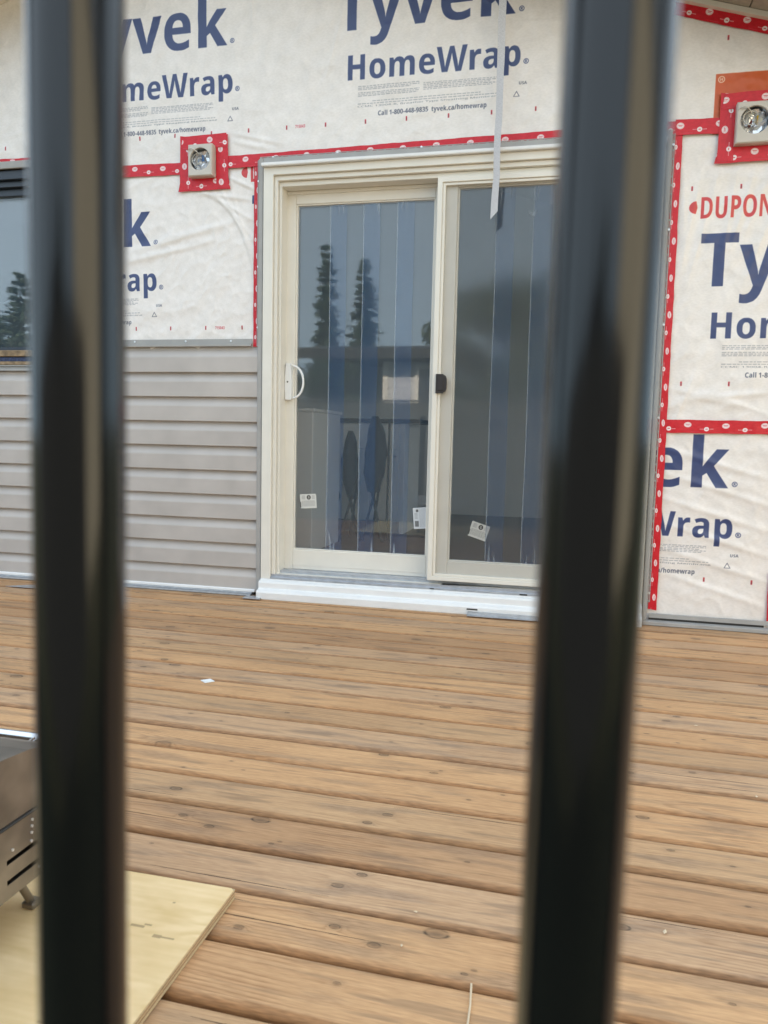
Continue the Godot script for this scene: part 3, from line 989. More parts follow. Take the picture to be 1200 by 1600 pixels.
func house() -> void:
	var h := thing("house", "house with gable end wall, dark shingle roof and beige soffit", "house", Vector3.ZERO)
	var zb := -0.15
	var zf := -0.003
	var pieces := [
		[Vector2(-6.2, 0.012), Vector2(-3.84, 0.012), Vector2(-3.84, rake(-3.84) - 0.01), Vector2(-6.2, rake(-6.2) - 0.01)],
		[Vector2(-3.84, 0.012), Vector2(-2.36, 0.012), Vector2(-2.36, 1.19), Vector2(-3.84, 1.19)],
		[Vector2(-3.84, 2.17), Vector2(-2.36, 2.17), Vector2(-2.36, rake(-2.36) - 0.01), Vector2(-3.84, rake(-3.84) - 0.01)],
		[Vector2(-2.36, 0.012), Vector2(-1.482, 0.012), Vector2(-1.482, rake(-1.482) - 0.01), Vector2(-1.83, rake(-1.83) - 0.01), Vector2(-2.36, rake(-2.36) - 0.01)],
		[Vector2(-1.482, 2.09), Vector2(0.342, 2.09), Vector2(0.342, rake(0.342) - 0.01), Vector2(-1.482, rake(-1.482) - 0.01)],
		[Vector2(0.342, 0.012), Vector2(2.55, 0.012), Vector2(2.55, rake(2.55) - 0.01), Vector2(0.342, rake(0.342) - 0.01)]]
	for p in pieces: node("wall", prism_mesh(PackedVector2Array(p), 2, zb, zf, 0, 1), M.osb, h)
	node("foundation", box_mesh(Vector3(-6.2, -0.85, -7.9), Vector3(2.55, -0.02, -0.12)), mottled(Color(0.34, 0.33, 0.31), 0.9, 0.8, 0.04, 2.0, 22), h)
	for e in [[-6.2, -6.05], [2.40, 2.55]]:
		# each side wall has a wide window opening
		node("side_wall", box_mesh(Vector3(e[0], 0.012, -7.9), Vector3(e[1], 1.98, -3.201)), M.osb, h)
		node("side_wall", box_mesh(Vector3(e[0], 0.012, -0.70), Vector3(e[1], 1.98, -0.151)), M.osb, h)
		node("side_wall", box_mesh(Vector3(e[0], 0.012, -3.2), Vector3(e[1], 0.35, -0.701)), M.osb, h)
		node("side_wall", box_mesh(Vector3(e[0], 1.90, -3.2), Vector3(e[1], 1.98, -0.701)), M.osb, h)
		node("side_window", box_mesh(Vector3(e[0] + 0.07, 0.351, -3.2), Vector3(e[0] + 0.074, 1.899, -0.701)), M.glass, h)
	node("rear_wall", prism_mesh(PackedVector2Array([Vector2(-6.2, 0.012), Vector2(2.55, 0.012), Vector2(2.55, 1.98), Vector2(-1.83, 3.31), Vector2(-6.2, 1.99)]), 2, -8.05, -7.901, 0, 1), M.osb, h)
	# roof slabs with a rake overhang, and the soffit under it
	var r0 := Vector2(-1.83, 3.321)
	for e in [[-7.0, 3.321 - 0.303 * 5.17], [3.1, 3.321 - 0.303 * 4.93]]:
		var p := PackedVector2Array([Vector2(r0.x, r0.y + 0.10), Vector2(e[0], e[1] + 0.10), Vector2(e[0], e[1] + 0.17), Vector2(r0.x, r0.y + 0.17)])
		node("roof", prism_mesh(p, 2, -8.4, 0.44, 0, 1), M.roof, h)
		var fp := PackedVector2Array([Vector2(r0.x, r0.y - 0.03), Vector2(e[0], e[1] - 0.03), Vector2(e[0], e[1] + 0.098), Vector2(r0.x, r0.y + 0.098)])
		node("fascia", prism_mesh(fp, 2, 0.405, 0.43, 0, 1), M.cream, h)
		# soffit: lengths of vented panel side by side along the rake
		var n := 16
		for i in n:
			var a := lerpf(r0.x, e[0], float(i) / n)
			var b := lerpf(r0.x, e[0], (i + 0.985) / n)
			var ya := lerpf(r0.y, e[1], float(i) / n)
			var yb := lerpf(r0.y, e[1], (i + 0.985) / n)
			var sp := PackedVector2Array([Vector2(a, ya + 0.012), Vector2(b, yb + 0.012), Vector2(b, yb + 0.022), Vector2(a, ya + 0.022)])
			node("soffit_panel", prism_mesh(sp, 2, 0.012, 0.403, 0, 1), M.soffit, h)
		var tp := PackedVector2Array([Vector2(r0.x, r0.y - 0.012), Vector2(e[0], e[1] - 0.012), Vector2(e[0], e[1] + 0.010), Vector2(r0.x, r0.y + 0.010)])
		node("soffit_channel", prism_mesh(tp, 2, 0.008, 0.034, 0, 1), M.cream, h)

func wrap_and_tape() -> void:
	wn.seed = 11
	wn.frequency = 1.6
	wn.fractal_type = FastNoiseLite.FRACTAL_RIDGED
	wn.fractal_octaves = 3
	wf.seed = 4
	wf.frequency = 7.0
	wf.fractal_octaves = 3
	for i in 5:
		folds.append([Vector2(-1.86 + 0.05 * i, 1.99), Vector2(-1.50, 1.93 - 0.11 * i), 0.010, 0.0035])
	folds.append([Vector2(-2.20, 1.72), Vector2(-1.56, 1.86), 0.018, 0.0045])
	folds.append([Vector2(-2.25, 1.66), Vector2(-1.72, 1.76), 0.014, 0.0035])
	folds.append([Vector2(-1.66, 2.22), Vector2(-1.42, 2.16), 0.012, 0.004])
	folds.append([Vector2(-1.67, 2.26), Vector2(-1.36, 2.18), 0.010, 0.004])
	folds.append([Vector2(-1.67, 2.05), Vector2(-1.52, 1.98), 0.009, 0.005])
	for i in 7:
		folds.append([Vector2(0.42 + 0.07 * i, 1.96), Vector2(0.40 + 0.06 * i + rng.randf_range(-0.1, 0.05), 1.62 + rng.randf_range(-0.2, 0.1)), 0.012, 0.0035])
	for i in 6:
		var y := 0.08 + 0.11 * i
		folds.append([Vector2(0.40, y + 0.16), Vector2(0.95, y), 0.014, 0.0035])
	folds.append([Vector2(0.41, 1.05), Vector2(0.8, 0.95), 0.015, 0.004])
	folds.append([Vector2(0.45, 1.0), Vector2(0.9, 1.04), 0.012, 0.004])
	var fr := RandomNumberGenerator.new()
	fr.seed = 77
	for i in 46:
		var c := Vector2(fr.randf_range(-2.9, 1.2), fr.randf_range(0.0, 2.9))
		var dirc := Vector2.from_angle(fr.randf_range(-0.5, 0.5) + (0.0 if fr.randf() < 0.6 else 1.2))
		var len := fr.randf_range(0.06, 0.32)
		folds.append([c - dirc * len, c + dirc * len, fr.randf_range(0.006, 0.011), fr.randf_range(0.0010, 0.0026)])
	# sheets: the print is baked into each sheet's own texture
	var s := 2048 / 4.6
	var cv := wrap_canvas(2048, 536, 1)
	var oy := 2.105 + 536 / s
	for b in [[-1.079, 2.453], [-2.446, 2.445], [-3.813, 2.445]]: logo_block(cv, b[0], b[1], -4.236, oy, s)
	red_marks(cv, -3.706, 0.34, 2.2635, -4.236, oy, s)
	write(cv, "715043", true, 0.714, -1.335, -1.285, 2.258, 0.014, -4.236, oy, s, Color(0.80, 0.35, 0.38))
	write(cv, "715043", true, 0.714, -2.702, -2.652, 2.258, 0.014, -4.236, oy, s, Color(0.80, 0.35, 0.38))
	var t1 := cv.texture()
	cv = wrap_canvas(832, 744, 2)
	s = 832 / 1.04
	logo_block(cv, -2.857, 1.522, -2.535, 2.14, s)
	logo_block(cv, -1.492, 1.522, -2.535, 2.14, s)
	red_marks(cv, -2.571, -1.5, 1.3325, -2.535, 2.14, s)
	write(cv, "715043", true, 0.714, -1.745, -1.695, 1.326, 0.014, -2.535, 2.14, s, Color(0.80, 0.35, 0.38))
	var t2 := cv.texture()
	cv = wrap_canvas(1024, 272, 3)
	s = 1024 / 2.165
	cv.rect((0.523 - 0.345) * s, (2.68 - 2.347) * s, (1.30 - 0.345) * s, (2.68 - 2.10) * s, Color(0.80, 0.37, 0.18))
	cv.ring((0.546 - 0.345) * s, (2.68 - 2.325) * s, 0.010 * s, 0.0135 * s, Color(0.95, 0.85, 0.78))
	write(cv, "H", true, 0.714, 0.541, 0.551, 2.319, 0.012, 0.345, 2.68, s, Color(0.95, 0.85, 0.78))
	red_marks(cv, 0.563, 0.6, 2.49, 0.345, 2.68, s)
	var t3 := cv.texture()
	cv = wrap_canvas(1024, 624, 4)
	for b in [[0.563, 1.262], [1.93, 1.262]]: logo_block(cv, b[0], b[1], 0.345, 2.17, s)
	red_marks(cv, 0.455, 2.5, 1.0685, 0.345, 2.17, s)
	red_marks(cv, 0.455, 2.5, 1.89, 0.345, 2.17, s)
	var t4 := cv.texture()
	cv = wrap_canvas(1024, 424, 5)
	for b in [[-0.09, 0.401], [1.277, 0.401]]: logo_block(cv, b[0], b[1], 0.345, 0.896, s)
	red_marks(cv, 0.403, 2.5, 0.213, 0.345, 0.896, s)
	var t5 := cv.texture()
	var w := thing("house_wrap", "white printed weather barrier sheets stapled over the house wall", "house wrap")
	wrap_sheet("wrap_sheet", w, -4.236, 0.364, 2.105, 2.105 + 536 / (2048 / 4.6), 0.0085, t1, 0.0025, true)
	wrap_sheet("wrap_sheet", w, -2.535, -1.495, 1.21, 2.14, 0.006, t2, 0.0)
	wrap_sheet("wrap_sheet", w, 0.345, 2.51, 2.105, 2.68, 0.009, t3, 0.0022, true)
	wrap_sheet("wrap_sheet", w, 0.345, 2.51, 0.851, 2.17, 0.008, t4, 0.0) .position.z = -0.001
	wrap_sheet("wrap_sheet", w, 0.345, 2.51, 0.0, 0.896, 0.008, t5, 0.0).position.z = -0.002
	# tapes
	var z := 0.0105
	var list := [
		["red printed tape along the wrap seam behind the left baluster", Vector2(-2.34, 2.1105), Vector2(-1.905, 2.103), 0.057, 0.004, 0.0],
		["red printed tape along the top of the patio door trim", Vector2(-1.69, 2.119), Vector2(0.40, 2.139), 0.058, 0.0, 0.01],
		["narrow red tape running down the left of the patio door", Vector2(-1.524, 2.10), Vector2(-1.524, 1.238), 0.030, 0.0, 0.0],
		["red tape running down the right of the patio door to the deck", Vector2(0.386, 2.11), Vector2(0.387, 0.066), 0.036, 0.0, 0.006],
		["short crumpled red tape between patio door and right light box", Vector2(0.372, 2.140), Vector2(0.575, 2.137), 0.064, 0.0, 0.0],
		["red tape across the lower seam of the right wall wrap", Vector2(0.395, 0.884), Vector2(2.3, 0.884), 0.057, 0.0, 0.0],
		["red vertical tape at the bottom right edge of the picture", Vector2(0.884, 0.262), Vector2(0.887, 0.046), 0.057, 0.0, 0.0],
		["dark red tape under the sloping soffit at upper right", Vector2(0.05, 2.719), Vector2(1.6, 2.250), 0.062, 0.0, 0.0],
		["red tape above the window at the left edge", Vector2(-4.0, 2.198), Vector2(-2.33, 2.198), 0.022, 0.0, 0.0]]
	var sd := 50
	for q in list:
		var zz := z
		if sd in [51, 53, 54]: zz = z + [0.0, 0.0022, 0.0, 0.001, 0.0042][sd - 50]
		var o := node("sheathing_tape", tape_mesh(q[1], q[2], q[3], zz, sd, q[4], q[5]), M.tape, self)
		tag(o, q[0], "tape", "red sheathing tape on the wall")
		sd += 1
	# tapes round the two electrical boxes
	for b in [[-1.802, 2.124, "square of red tape round the left light box", 0.0135, 0.095], [0.681, 2.124, "square of crumpled red tape round the right light box", 0.0160, 0.105]]:
		var t := thing("sheathing_tape", b[2], "tape", Vector3.ZERO, "red sheathing tape on the wall")
		var c := Vector2(b[0], b[1])
		var e: float = b[4]
		node("strip", tape_mesh(c + Vector2(-e - 0.035, -e - 0.004), c + Vector2(e + 0.04, -e - 0.002), 0.066, b[3], sd + 1, 0.014, -0.012), M.tape, t)
		node("strip", tape_mesh(c + Vector2(-e, -e - 0.03), c + Vector2(-e + 0.002, e + 0.032), 0.064, b[3] + 0.0016, sd + 2, 0.0, 0.01), M.tape, t)
		node("strip", tape_mesh(c + Vector2(e + 0.005, -e - 0.03), c + Vector2(e, e + 0.03), 0.064, b[3] + 0.0016, sd + 3, 0.006, 0.0), M.tape, t)
		node("strip", tape_mesh(c + Vector2(-e - 0.02, e), c + Vector2(e + 0.03, e + 0.004), 0.064, b[3] + 0.0034, sd + 4, 0.012, -0.008), M.tape, t)
		sd += 5

func siding() -> void:
	var t := thing("vinyl_siding", "grey beige horizontal lap siding below the window, left of the patio door", "siding")
	var pitch := 0.12155
	for i in 10:
		var y := 0.018 + pitch * i
		var x0 := -6.19 if i < 9 else -2.31
		# dutch lap profile, wall side first: (z, y)
		var p := PackedVector2Array([Vector2(0.0035, y + 0.006), Vector2(0.0255, y), Vector2(0.0280, y + 0.002), Vector2(0.0280, y + 0.074), Vector2(0.0265, y + 0.079),
			Vector2(0.0062, y + 0.111), Vector2(0.0045, y + pitch + 0.005), Vector2(0.0035, y + pitch + 0.005)])
		var o := node("siding_course", prism_mesh(p, 0, x0, -1.508, 2, 1), M.siding, t)
		o.position.z = 0.0
	# finish trim with nail heads above the top course and below the window
	var trim := thing("siding_trim", "grey finish trim with screws along the top edge of the siding", "trim")
	node("channel", prism_mesh(PackedVector2Array([Vector2(0.0102, 1.241), Vector2(0.029, 1.239), Vector2(0.029, 1.250), Vector2(0.012, 1.252), Vector2(0.012, 1.276), Vector2(0.0102, 1.276)]), 0, -2.31, -1.543, 2, 1), M.jtrim, trim)
	for x in [-2.185, -1.90, -1.655]:
		var st := new_st()
		tube(st, [Vector3(x, 1.266, 0.0115), Vector3(x, 1.266, 0.015)], [0.0055, 0.0045], 10)
		node("screw", st.commit(), M.screw, trim)
	var sill := thing("siding_trim", "grey finish trim under the window sill, above the siding", "trim")
	node("channel", prism_mesh(PackedVector2Array([Vector2(0.0102, 1.120), Vector2(0.0295, 1.118), Vector2(0.0295, 1.128), Vector2(0.014, 1.127), Vector2(0.014, 1.141), Vector2(0.024, 1.143), Vector2(0.024, 1.148), Vector2(0.0102, 1.148)]), 0, -6.19, -2.33, 2, 1), M.jtrim, sill)
	# starter flashing along the bottom
	var fl := thing("metal_flashing", "pale metal flashing along the foot of the siding", "flashing")
	node("drip_edge", prism_mesh(PackedVector2Array([Vector2(0.0, 0.004), Vector2(0.058, -0.0005 + 0.003), Vector2(0.060, 0.006), Vector2(0.030, 0.013), Vector2(0.028, 0.020), Vector2(0.0, 0.022)]), 0, -6.19, -1.53, 2, 1), M.galv_strip, fl)
	node("starter", prism_mesh(PackedVector2Array([Vector2(0.0285, 0.020), Vector2(0.034, 0.020), Vector2(0.034, 0.029), Vector2(0.031, 0.034), Vector2(0.0285, 0.034)]), 0, -6.19, -1.514, 2, 1), M.white_vinyl, fl)
	var off := thing("metal_offcut", "small pale flashing offcut on the deck beside the left baluster", "offcut", Vector3(-2.70, 0.0025, 0.20))
	node("sheet", prism_mesh(PackedVector2Array([Vector2(-0.10, 0.04), Vector2(0.20, 0.04), Vector2(0.20, -0.03), Vector2(0.00, -0.03)]), 1, 0.0, 0.002, 0, 2), M.galv_strip, off)
	var off2 := thing("metal_offcut", "short grey flashing end at the left foot of the patio door", "offcut", Vector3(-1.49, 0.0025, 0.10))
	node("sheet", box_mesh(Vector3(-0.05, 0, -0.035), Vector3(0.04, 0.006, 0.02), 0.001), M.galv_strip, off2)

# a nailing flange with a row of slots, from a to b along one axis
func flange(parent: Node, vertical: bool, fixed: float, w: float, a: float, b: float, z: float) -> void:
	var st := new_st()
	var pitch := 0.0
	var step := 0.036
	var x := a
	while x < b - 0.002:
		var e := minf(x + 0.008, b)
		var f := minf(x + step, b)
		# solid bridge then two thin rails beside the slot
		var parts := [[x, e, 0.0, w], [e, f, 0.0, w * 0.36], [e, f, w * 0.68, w]]
		for p in parts:
			if vertical: bx(st, Vector3(fixed + p[2], p[0], z), Vector3(fixed + p[3], p[1], z + 0.0012))
			else: bx(st, Vector3(p[0], fixed + p[2], z), Vector3(p[1], fixed + p[3], z + 0.0012))
		x += step
	node("nailing_flange", st.commit(), M.jtrim, parent)

func patio_door() -> void:
	var X0 := -1.478
	var X1 := 0.338
	# trim round the door
	var t := thing("door_trim", "grey vinyl trim with slotted flange framing the sliding patio door", "trim")
	node("side_channel", box_mesh(Vector3(-1.507, 0.02, 0.0105), Vector3(-1.4835, 2.118, 0.033), 0.002), M.jtrim, t)
	node("side_lip", box_mesh(Vector3(-1.4832, 0.02, 0.0105), Vector3(-1.4785, 2.094, 0.021)), M.jtrim, t)
	node("side_channel", box_mesh(Vector3(0.3435, 0.02, 0.0105), Vector3(0.362, 2.118, 0.030), 0.002), M.jtrim, t)
	node("head_channel", box_mesh(Vector3(-1.4832, 2.0945, 0.0105), Vector3(0.3432, 2.122, 0.032), 0.002), M.jtrim, t)
	flange(t, true, -1.519, 0.0118, 1.24, 2.118, 0.0135)
	flange(t, true, 0.3622, 0.012, 0.10, 2.118, 0.0155)
	flange(t, false, 2.1222, 0.010, -1.507, 0.365, 0.0150)
	for p in [[-1.513, 2.02], [-1.513, 1.62], [-1.513, 1.33], [0.368, 2.07], [0.368, 1.72], [0.368, 1.32], [0.368, 0.92], [0.368, 0.52], [0.368, 0.14], [-1.44, 2.127], [-1.12, 2.127], [-0.72, 2.129]]:
		var st := new_st()
		tube(st, [Vector3(p[0], p[1], 0.0145), Vector3(p[0], p[1], 0.0195)], [0.006, 0.0048], 10)
		node("screw", st.commit(), M.screw, t)
	# the door
	var d := thing("sliding_door", "cream framed sliding glass patio door with insect screen on its right half", "door")
	node("drip_cap", prism_mesh(PackedVector2Array([Vector2(0.0, 2.0735), Vector2(0.062, 2.0735), Vector2(0.064, 2.078), Vector2(0.064, 2.087), Vector2(0.060, 2.090), Vector2(0.0, 2.0935)]), 0, X0 - 0.003, X1 + 0.003, 2, 1), M.white_vinyl, d)
	var f := node("frame", frame_mesh(X0, X1, 0.096, 2.073, 0.050, 0.050, 0.0, 0.036, -0.02, 0.042), M.cream, d)
	node("inner_frame", frame_mesh(X0 + 0.0505, X1 - 0.0505, 0.118, 2.0365, 0.017, 0.017, 0.0, 0.022, -0.10, 0.026), M.cream, d)
	node("jamb", frame_mesh(X0 + 0.068, X1 - 0.068, 0.118, 2.014, 0.013, 0.013, 0.0, 0.022, -0.13, 0.006), M.cream, d)
	node("head_stop", box_mesh(Vector3(X0 + 0.0815, 1.976, -0.13), Vector3(X1 - 0.0815, 1.9915, -0.066), 0.002), M.cream, d)
	var sp := node("sill", prism_mesh(PackedVector2Array([Vector2(-0.14, 0.0), Vector2(0.098, 0.0), Vector2(0.100, 0.004), Vector2(0.100, 0.034), Vector2(0.094, 0.043), Vector2(0.074, 0.049), Vector2(0.071, 0.053), Vector2(0.071, 0.078), Vector2(0.066, 0.086), Vector2(0.046, 0.091), Vector2(0.0455, 0.0955), Vector2(-0.14, 0.0955)]), 0, X0 + 0.001, X1 - 0.001, 2, 1), M.white_vinyl, d)
	node("track", prism_mesh(PackedVector2Array([Vector2(-0.128, 0.0965), Vector2(0.044, 0.0965), Vector2(0.044, 0.104), Vector2(0.030, 0.107), Vector2(0.030, 0.118), Vector2(0.026, 0.118), Vector2(0.026, 0.109), Vector2(-0.018, 0.117), Vector2(-0.018, 0.131), Vector2(-0.128, 0.131)]), 0, X0 + 0.0515, X1 - 0.0515, 2, 1), M.track, d)
	for q in [[-0.62, 0.014], [-0.155, 0.032], [-1.42, 0.0]]:
		pass
	node("weep_hole", box_mesh(Vector3(-0.20, 0.0975, 0.0445), Vector3(-0.165, 0.1035, 0.0465)), M.slot, sp)
	node("weep_hole", box_mesh(Vector3(-0.62, 0.099, 0.0445), Vector3(-0.60, 0.1025, 0.0462)), M.slot, sp)
	node("weep_hole", box_mesh(Vector3(-0.435, 0.024, 0.1005), Vector3(-0.385, 0.0305, 0.1022)), M.slot, sp)
	# left panel
	var lp := Node3D.new(); lp.name = "sliding_panel"; d.add_child(lp)
	node("stile", box_mesh(Vector3(-1.402, 0.130, -0.112), Vector3(-1.3535, 1.985, -0.074), 0.0025), M.cream, lp)
	node("stile", box_mesh(Vector3(-0.664, 0.130, -0.112), Vector3(-0.618, 1.985, -0.074), 0.0025), M.cream, lp)
	node("rail", box_mesh(Vector3(-1.3533, 0.1315, -0.111), Vector3(-0.6642, 0.232, -0.0748), 0.0025), M.cream, lp)
	node("rail", box_mesh(Vector3(-1.3533, 1.931, -0.111), Vector3(-0.6642, 1.985, -0.0748), 0.0025), M.cream, lp)
	node("glazing_bead", frame_mesh(-1.3531, -0.6644, 0.2322, 1.9308, 0.007, 0.007, 0.006, 0.006, -0.100, -0.080), M.cream, lp)
	node("bottom_bead", box_mesh(Vector3(-1.353, 0.153, -0.0745), Vector3(-0.665, 0.157, -0.0725)), M.cream, lp)
	node("pane", box_mesh(Vector3(-1.348, 0.237, -0.0905), Vector3(-0.669, 1.926, -0.0875)), M.glass, lp)
	node("pane", box_mesh(Vector3(-1.348, 0.237, -0.1065), Vector3(-0.669, 1.926, -0.1035)), M.glass, lp)
	# right panel behind the screen
	var rp := Node3D.new(); rp.name = "fixed_panel"; d.add_child(rp)
	node("stile", box_mesh(Vector3(-0.630, 0.134, -0.042), Vector3(-0.549, 1.985, -0.0045), 0.0025), M.cream, rp)
	node("stile", box_mesh(Vector3(0.205, 0.134, -0.042), Vector3(0.256, 1.985, -0.0045), 0.0025), M.cream, rp)
	node("rail", box_mesh(Vector3(-0.5488, 0.134, -0.041), Vector3(0.2048, 0.228, -0.0050), 0.0025), M.cream, rp)
	node("rail", box_mesh(Vector3(-0.5488, 1.952, -0.041), Vector3(0.2048, 1.985, -0.0050), 0.0025), M.cream, rp)
	node("glazing_bead", frame_mesh(-0.5486, 0.2046, 0.2282, 1.9518, 0.007, 0.007, 0.006, 0.006, -0.034, -0.012), M.cream, rp)
	node("pane", box_mesh(Vector3(-0.543, 0.233, -0.0225), Vector3(0.199, 1.947, -0.0195)), M.glass_dusty, rp)
	node("pane", box_mesh(Vector3(-0.543, 0.233, -0.0345), Vector3(0.199, 1.947, -0.0315)), M.glass_dusty, rp)
	# insect screen
	var sc := Node3D.new(); sc.name = "insect_screen"; d.add_child(sc)
	node("screen_frame", frame_mesh(-0.640, 0.268, 0.136, 1.990, 0.024, 0.024, 0.020, 0.022, -0.003, 0.020), M.cream, sc)
	node("screen_bead", frame_mesh(-0.6158, 0.2438, 0.1562, 1.9678, 0.013, 0.013, 0.012, 0.013, -0.003, 0.013), M.cream, sc)
	var st := new_st()
	quad(st, Vector3(-0.6030, 0.1680, 0.006), Vector3(0.231, 0.1680, 0.006), Vector3(0.231, 1.955, 0.006), Vector3(-0.6030, 1.955, 0.006), Vector3.BACK)
	node("mesh_cloth", st.commit(), M.screen, sc)
	# latch of the screen
	st = new_st()
	var lpoly := PackedVector2Array([Vector2(-0.622, 1.018), Vector2(-0.590, 1.018), Vector2(-0.577, 1.026), Vector2(-0.572, 1.040), Vector2(-0.572, 1.084), Vector2(-0.577, 1.098), Vector2(-0.590, 1.106), Vector2(-0.622, 1.106)])
	prism(st, lpoly, 2, 0.0135, 0.030, 0, 1)
	var la := node("screen_latch", st.commit(), M.latch, sc)
	node("finger_pull", box_mesh(Vector3(-0.612, 1.030, 0.0305), Vector3(-0.585, 1.094, 0.0345), 0.002), M.latch, sc)
	# handle of the left panel
	st = new_st()
	prism(st, PackedVector2Array([Vector2(-1.3928, 0.986), Vector2(-1.3668, 0.984), Vector2(-1.3618, 0.990), Vector2(-1.3598, 1.06), Vector2(-1.3648, 1.155), Vector2(-1.3688, 1.163), Vector2(-1.3908, 1.164), Vector2(-1.3948, 1.10), Vector2(-1.3958, 1.05)]), 2, -0.0738, -0.052, 0, 1)
	var hp := node("handle", st.commit(), M.white_vinyl, lp)
	var arc := []
	for i in 17:
		var a := -PI * 0.5 + PI * i / 16.0
		arc.append(Vector3(-1.3528 + cos(a) * 0.052, 1.072 + sin(a) * 0.078, -0.058))
	node("pull_bow", tube_mesh(arc, 0.0055, 10), M.white_vinyl, lp)
	node("keyhole", rod(Vector3(-1.3808, 1.073, -0.0518), Vector3(-1.3808, 1.073, -0.0495), 0.004), M.slot, lp)
	# strip lying against the sill
	var sl := thing("metal_strip", "thin grey metal strip lying on the deck against the door sill", "metal strip", Vector3(-0.43, 0.0, 0.104))
	node("strip", prism_mesh(PackedVector2Array([Vector2(0.0, 0.002), Vector2(0.034, 0.002), Vector2(0.034, 0.0045), Vector2(0.012, 0.006), Vector2(0.010, 0.016), Vector2(0.0, 0.018)]), 0, 0.0, 0.72, 2, 1), M.galv_strip, sl)
	# films on the panes
	var words := ["left strip of clear blue film on the sliding glass pane", "middle strip of clear blue film on the sliding glass pane", "right strip of clear blue film on the sliding glass pane", "left strip of clear film on the glass behind the insect screen", "second strip of clear film on the glass behind the insect screen", "clear film strip on screened glass, hidden by the right baluster"]
	var spots := [[-1.180, 0.240, 1.922, -0.0855], [-1.014, 0.240, 1.922, -0.0855], [-0.846, 0.240, 1.922, -0.0855], [-0.371, 0.236, 1.942, -0.0175], [-0.204, 0.236, 1.942, -0.0175], [-0.036, 0.236, 1.942, -0.0175]]
	for i in 6:
		var q: Array = spots[i]
		var t2 := thing("film_strip", words[i], "plastic film", Vector3(q[0], q[1], q[3]), "film strips on the door glass")
		var hgt: float = q[2] - q[1]
		node("film", sheet_strip(0.0, 0.082, hgt, 900 + i), M.film, t2)
		node("lifted_edge", sheet_strip(-0.0022, 0.0026, hgt, 950 + i), M.film_edge, t2, Vector3(0, 0, 0.0006))
		for e in 4:
			var w := rng.randf_range(0.006, 0.012)
			var x := rng.randf_range(0.01, 0.07)
			var l := rng.randf_range(0.03, 0.10)
			var top := e % 2 == 0
			st = new_st()
			tri(st, Vector3(x, hgt if top else 0.0, 0.001), Vector3(x + w, hgt if top else 0.0, 0.001), Vector3(x + w * rng.randf_range(-0.5, 1.5), hgt - l if top else l, 0.0012), Vector3.BACK)
			node("wrinkle", st.commit(), M.film_edge, t2)
	# crescent left by a suction cup
	st = new_st()
	for i in 12:
		var a := PI + PI * i / 12.0
		var b := PI + PI * (i + 1) / 12.0
		var wa := 0.006 * sin(PI * i / 12.0) + 0.001
		var wb := 0.006 * sin(PI * (i + 1) / 12.0) + 0.001
		quad(st, Vector3(cos(a), sin(a), 0) * (0.020 - wa), Vector3(cos(a), sin(a), 0) * (0.020 + wa), Vector3(cos(b), sin(b), 0) * (0.020 + wb), Vector3(cos(b), sin(b), 0) * (0.020 - wb), Vector3.BACK)
	var cr := node("suction_cup_mark", st.commit(), M.film_edge, self, Vector3(-0.211, 1.838, -0.0165))
	tag(cr, "small pale crescent mark near the top of the screened glass", "mark")
	# stickers
	var cvs := Canvas.new(160, 128, Color(0.82, 0.82, 0.80))
	for r in 9:
		var x := 14.0
		while x < 146.0:
			var l := rng.randf_range(5, 18)
			if r > 2: cvs.rect(x, 52 + (r - 2) * 9, minf(x + l, 148), 55 + (r - 2) * 9, Color(0.25, 0.25, 0.25), 0.75)
			x += l + 4
	cvs.ring(86, 30, 10, 20, Color(0.08, 0.08, 0.08))
	cvs.rect(76, 26, 98, 32, Color(0.08, 0.08, 0.08))
	for r in 4:
		cvs.rect(16, 14 + r * 9, 50, 17 + r * 9, Color(0.3, 0.3, 0.3), 0.7)
		cvs.rect(116, 14 + r * 9, 146, 17 + r * 9, Color(0.3, 0.3, 0.3), 0.5)
	cvs.rect(0, 70, 7, 118, Color(0.05, 0.05, 0.05))
	var cv2 := Canvas.new(160, 192, Color(0.82, 0.83, 0.84))
	for r in 18:
		var x := 62.0
		while x < 150.0:
			var l := rng.randf_range(6, 22)
			cv2.rect(x, 12 + r * 9.4, minf(x + l, 152), 14.5 + r * 9.4, Color(0.3, 0.3, 0.34), 0.6)
			x += l + 5
	for k in 12: cv2.rect(14 + k * 3.2, 120, 15.5 + k * 3.2 + (k % 3) * 0.5, 172, Color(0.1, 0.1, 0.1), 0.9)
	cv2.rect(30, 16, 54, 40, Color(0.2, 0.2, 0.2), 0.7)
	for r in 5: cv2.rect(14, 50 + r * 11, 44, 53 + r * 11, Color(0.3, 0.3, 0.3), 0.7)
	var sm1 := StandardMaterial3D.new(); sm1.albedo_texture = cvs.texture(); sm1.roughness = 0.5
	var sm2 := StandardMaterial3D.new(); sm2.albedo_texture = cv2.texture(); sm2.roughness = 0.5
	var places := [
		[Vector3(-1.276, 0.480, -0.0862), 0.086, 0.072, 4.0, sm1, "white square sticker near the left edge of the sliding glass pane"],
		[Vector3(-0.694, 0.420, -0.0862), 0.080, 0.104, 5.0, sm2, "white barcode sticker at the right edge of the sliding glass pane"],
		[Vector3(-0.404, 0.378, -0.0182), 0.088, 0.074, -17.0, sm1, "tilted white sticker on the glass behind the insect screen"]]
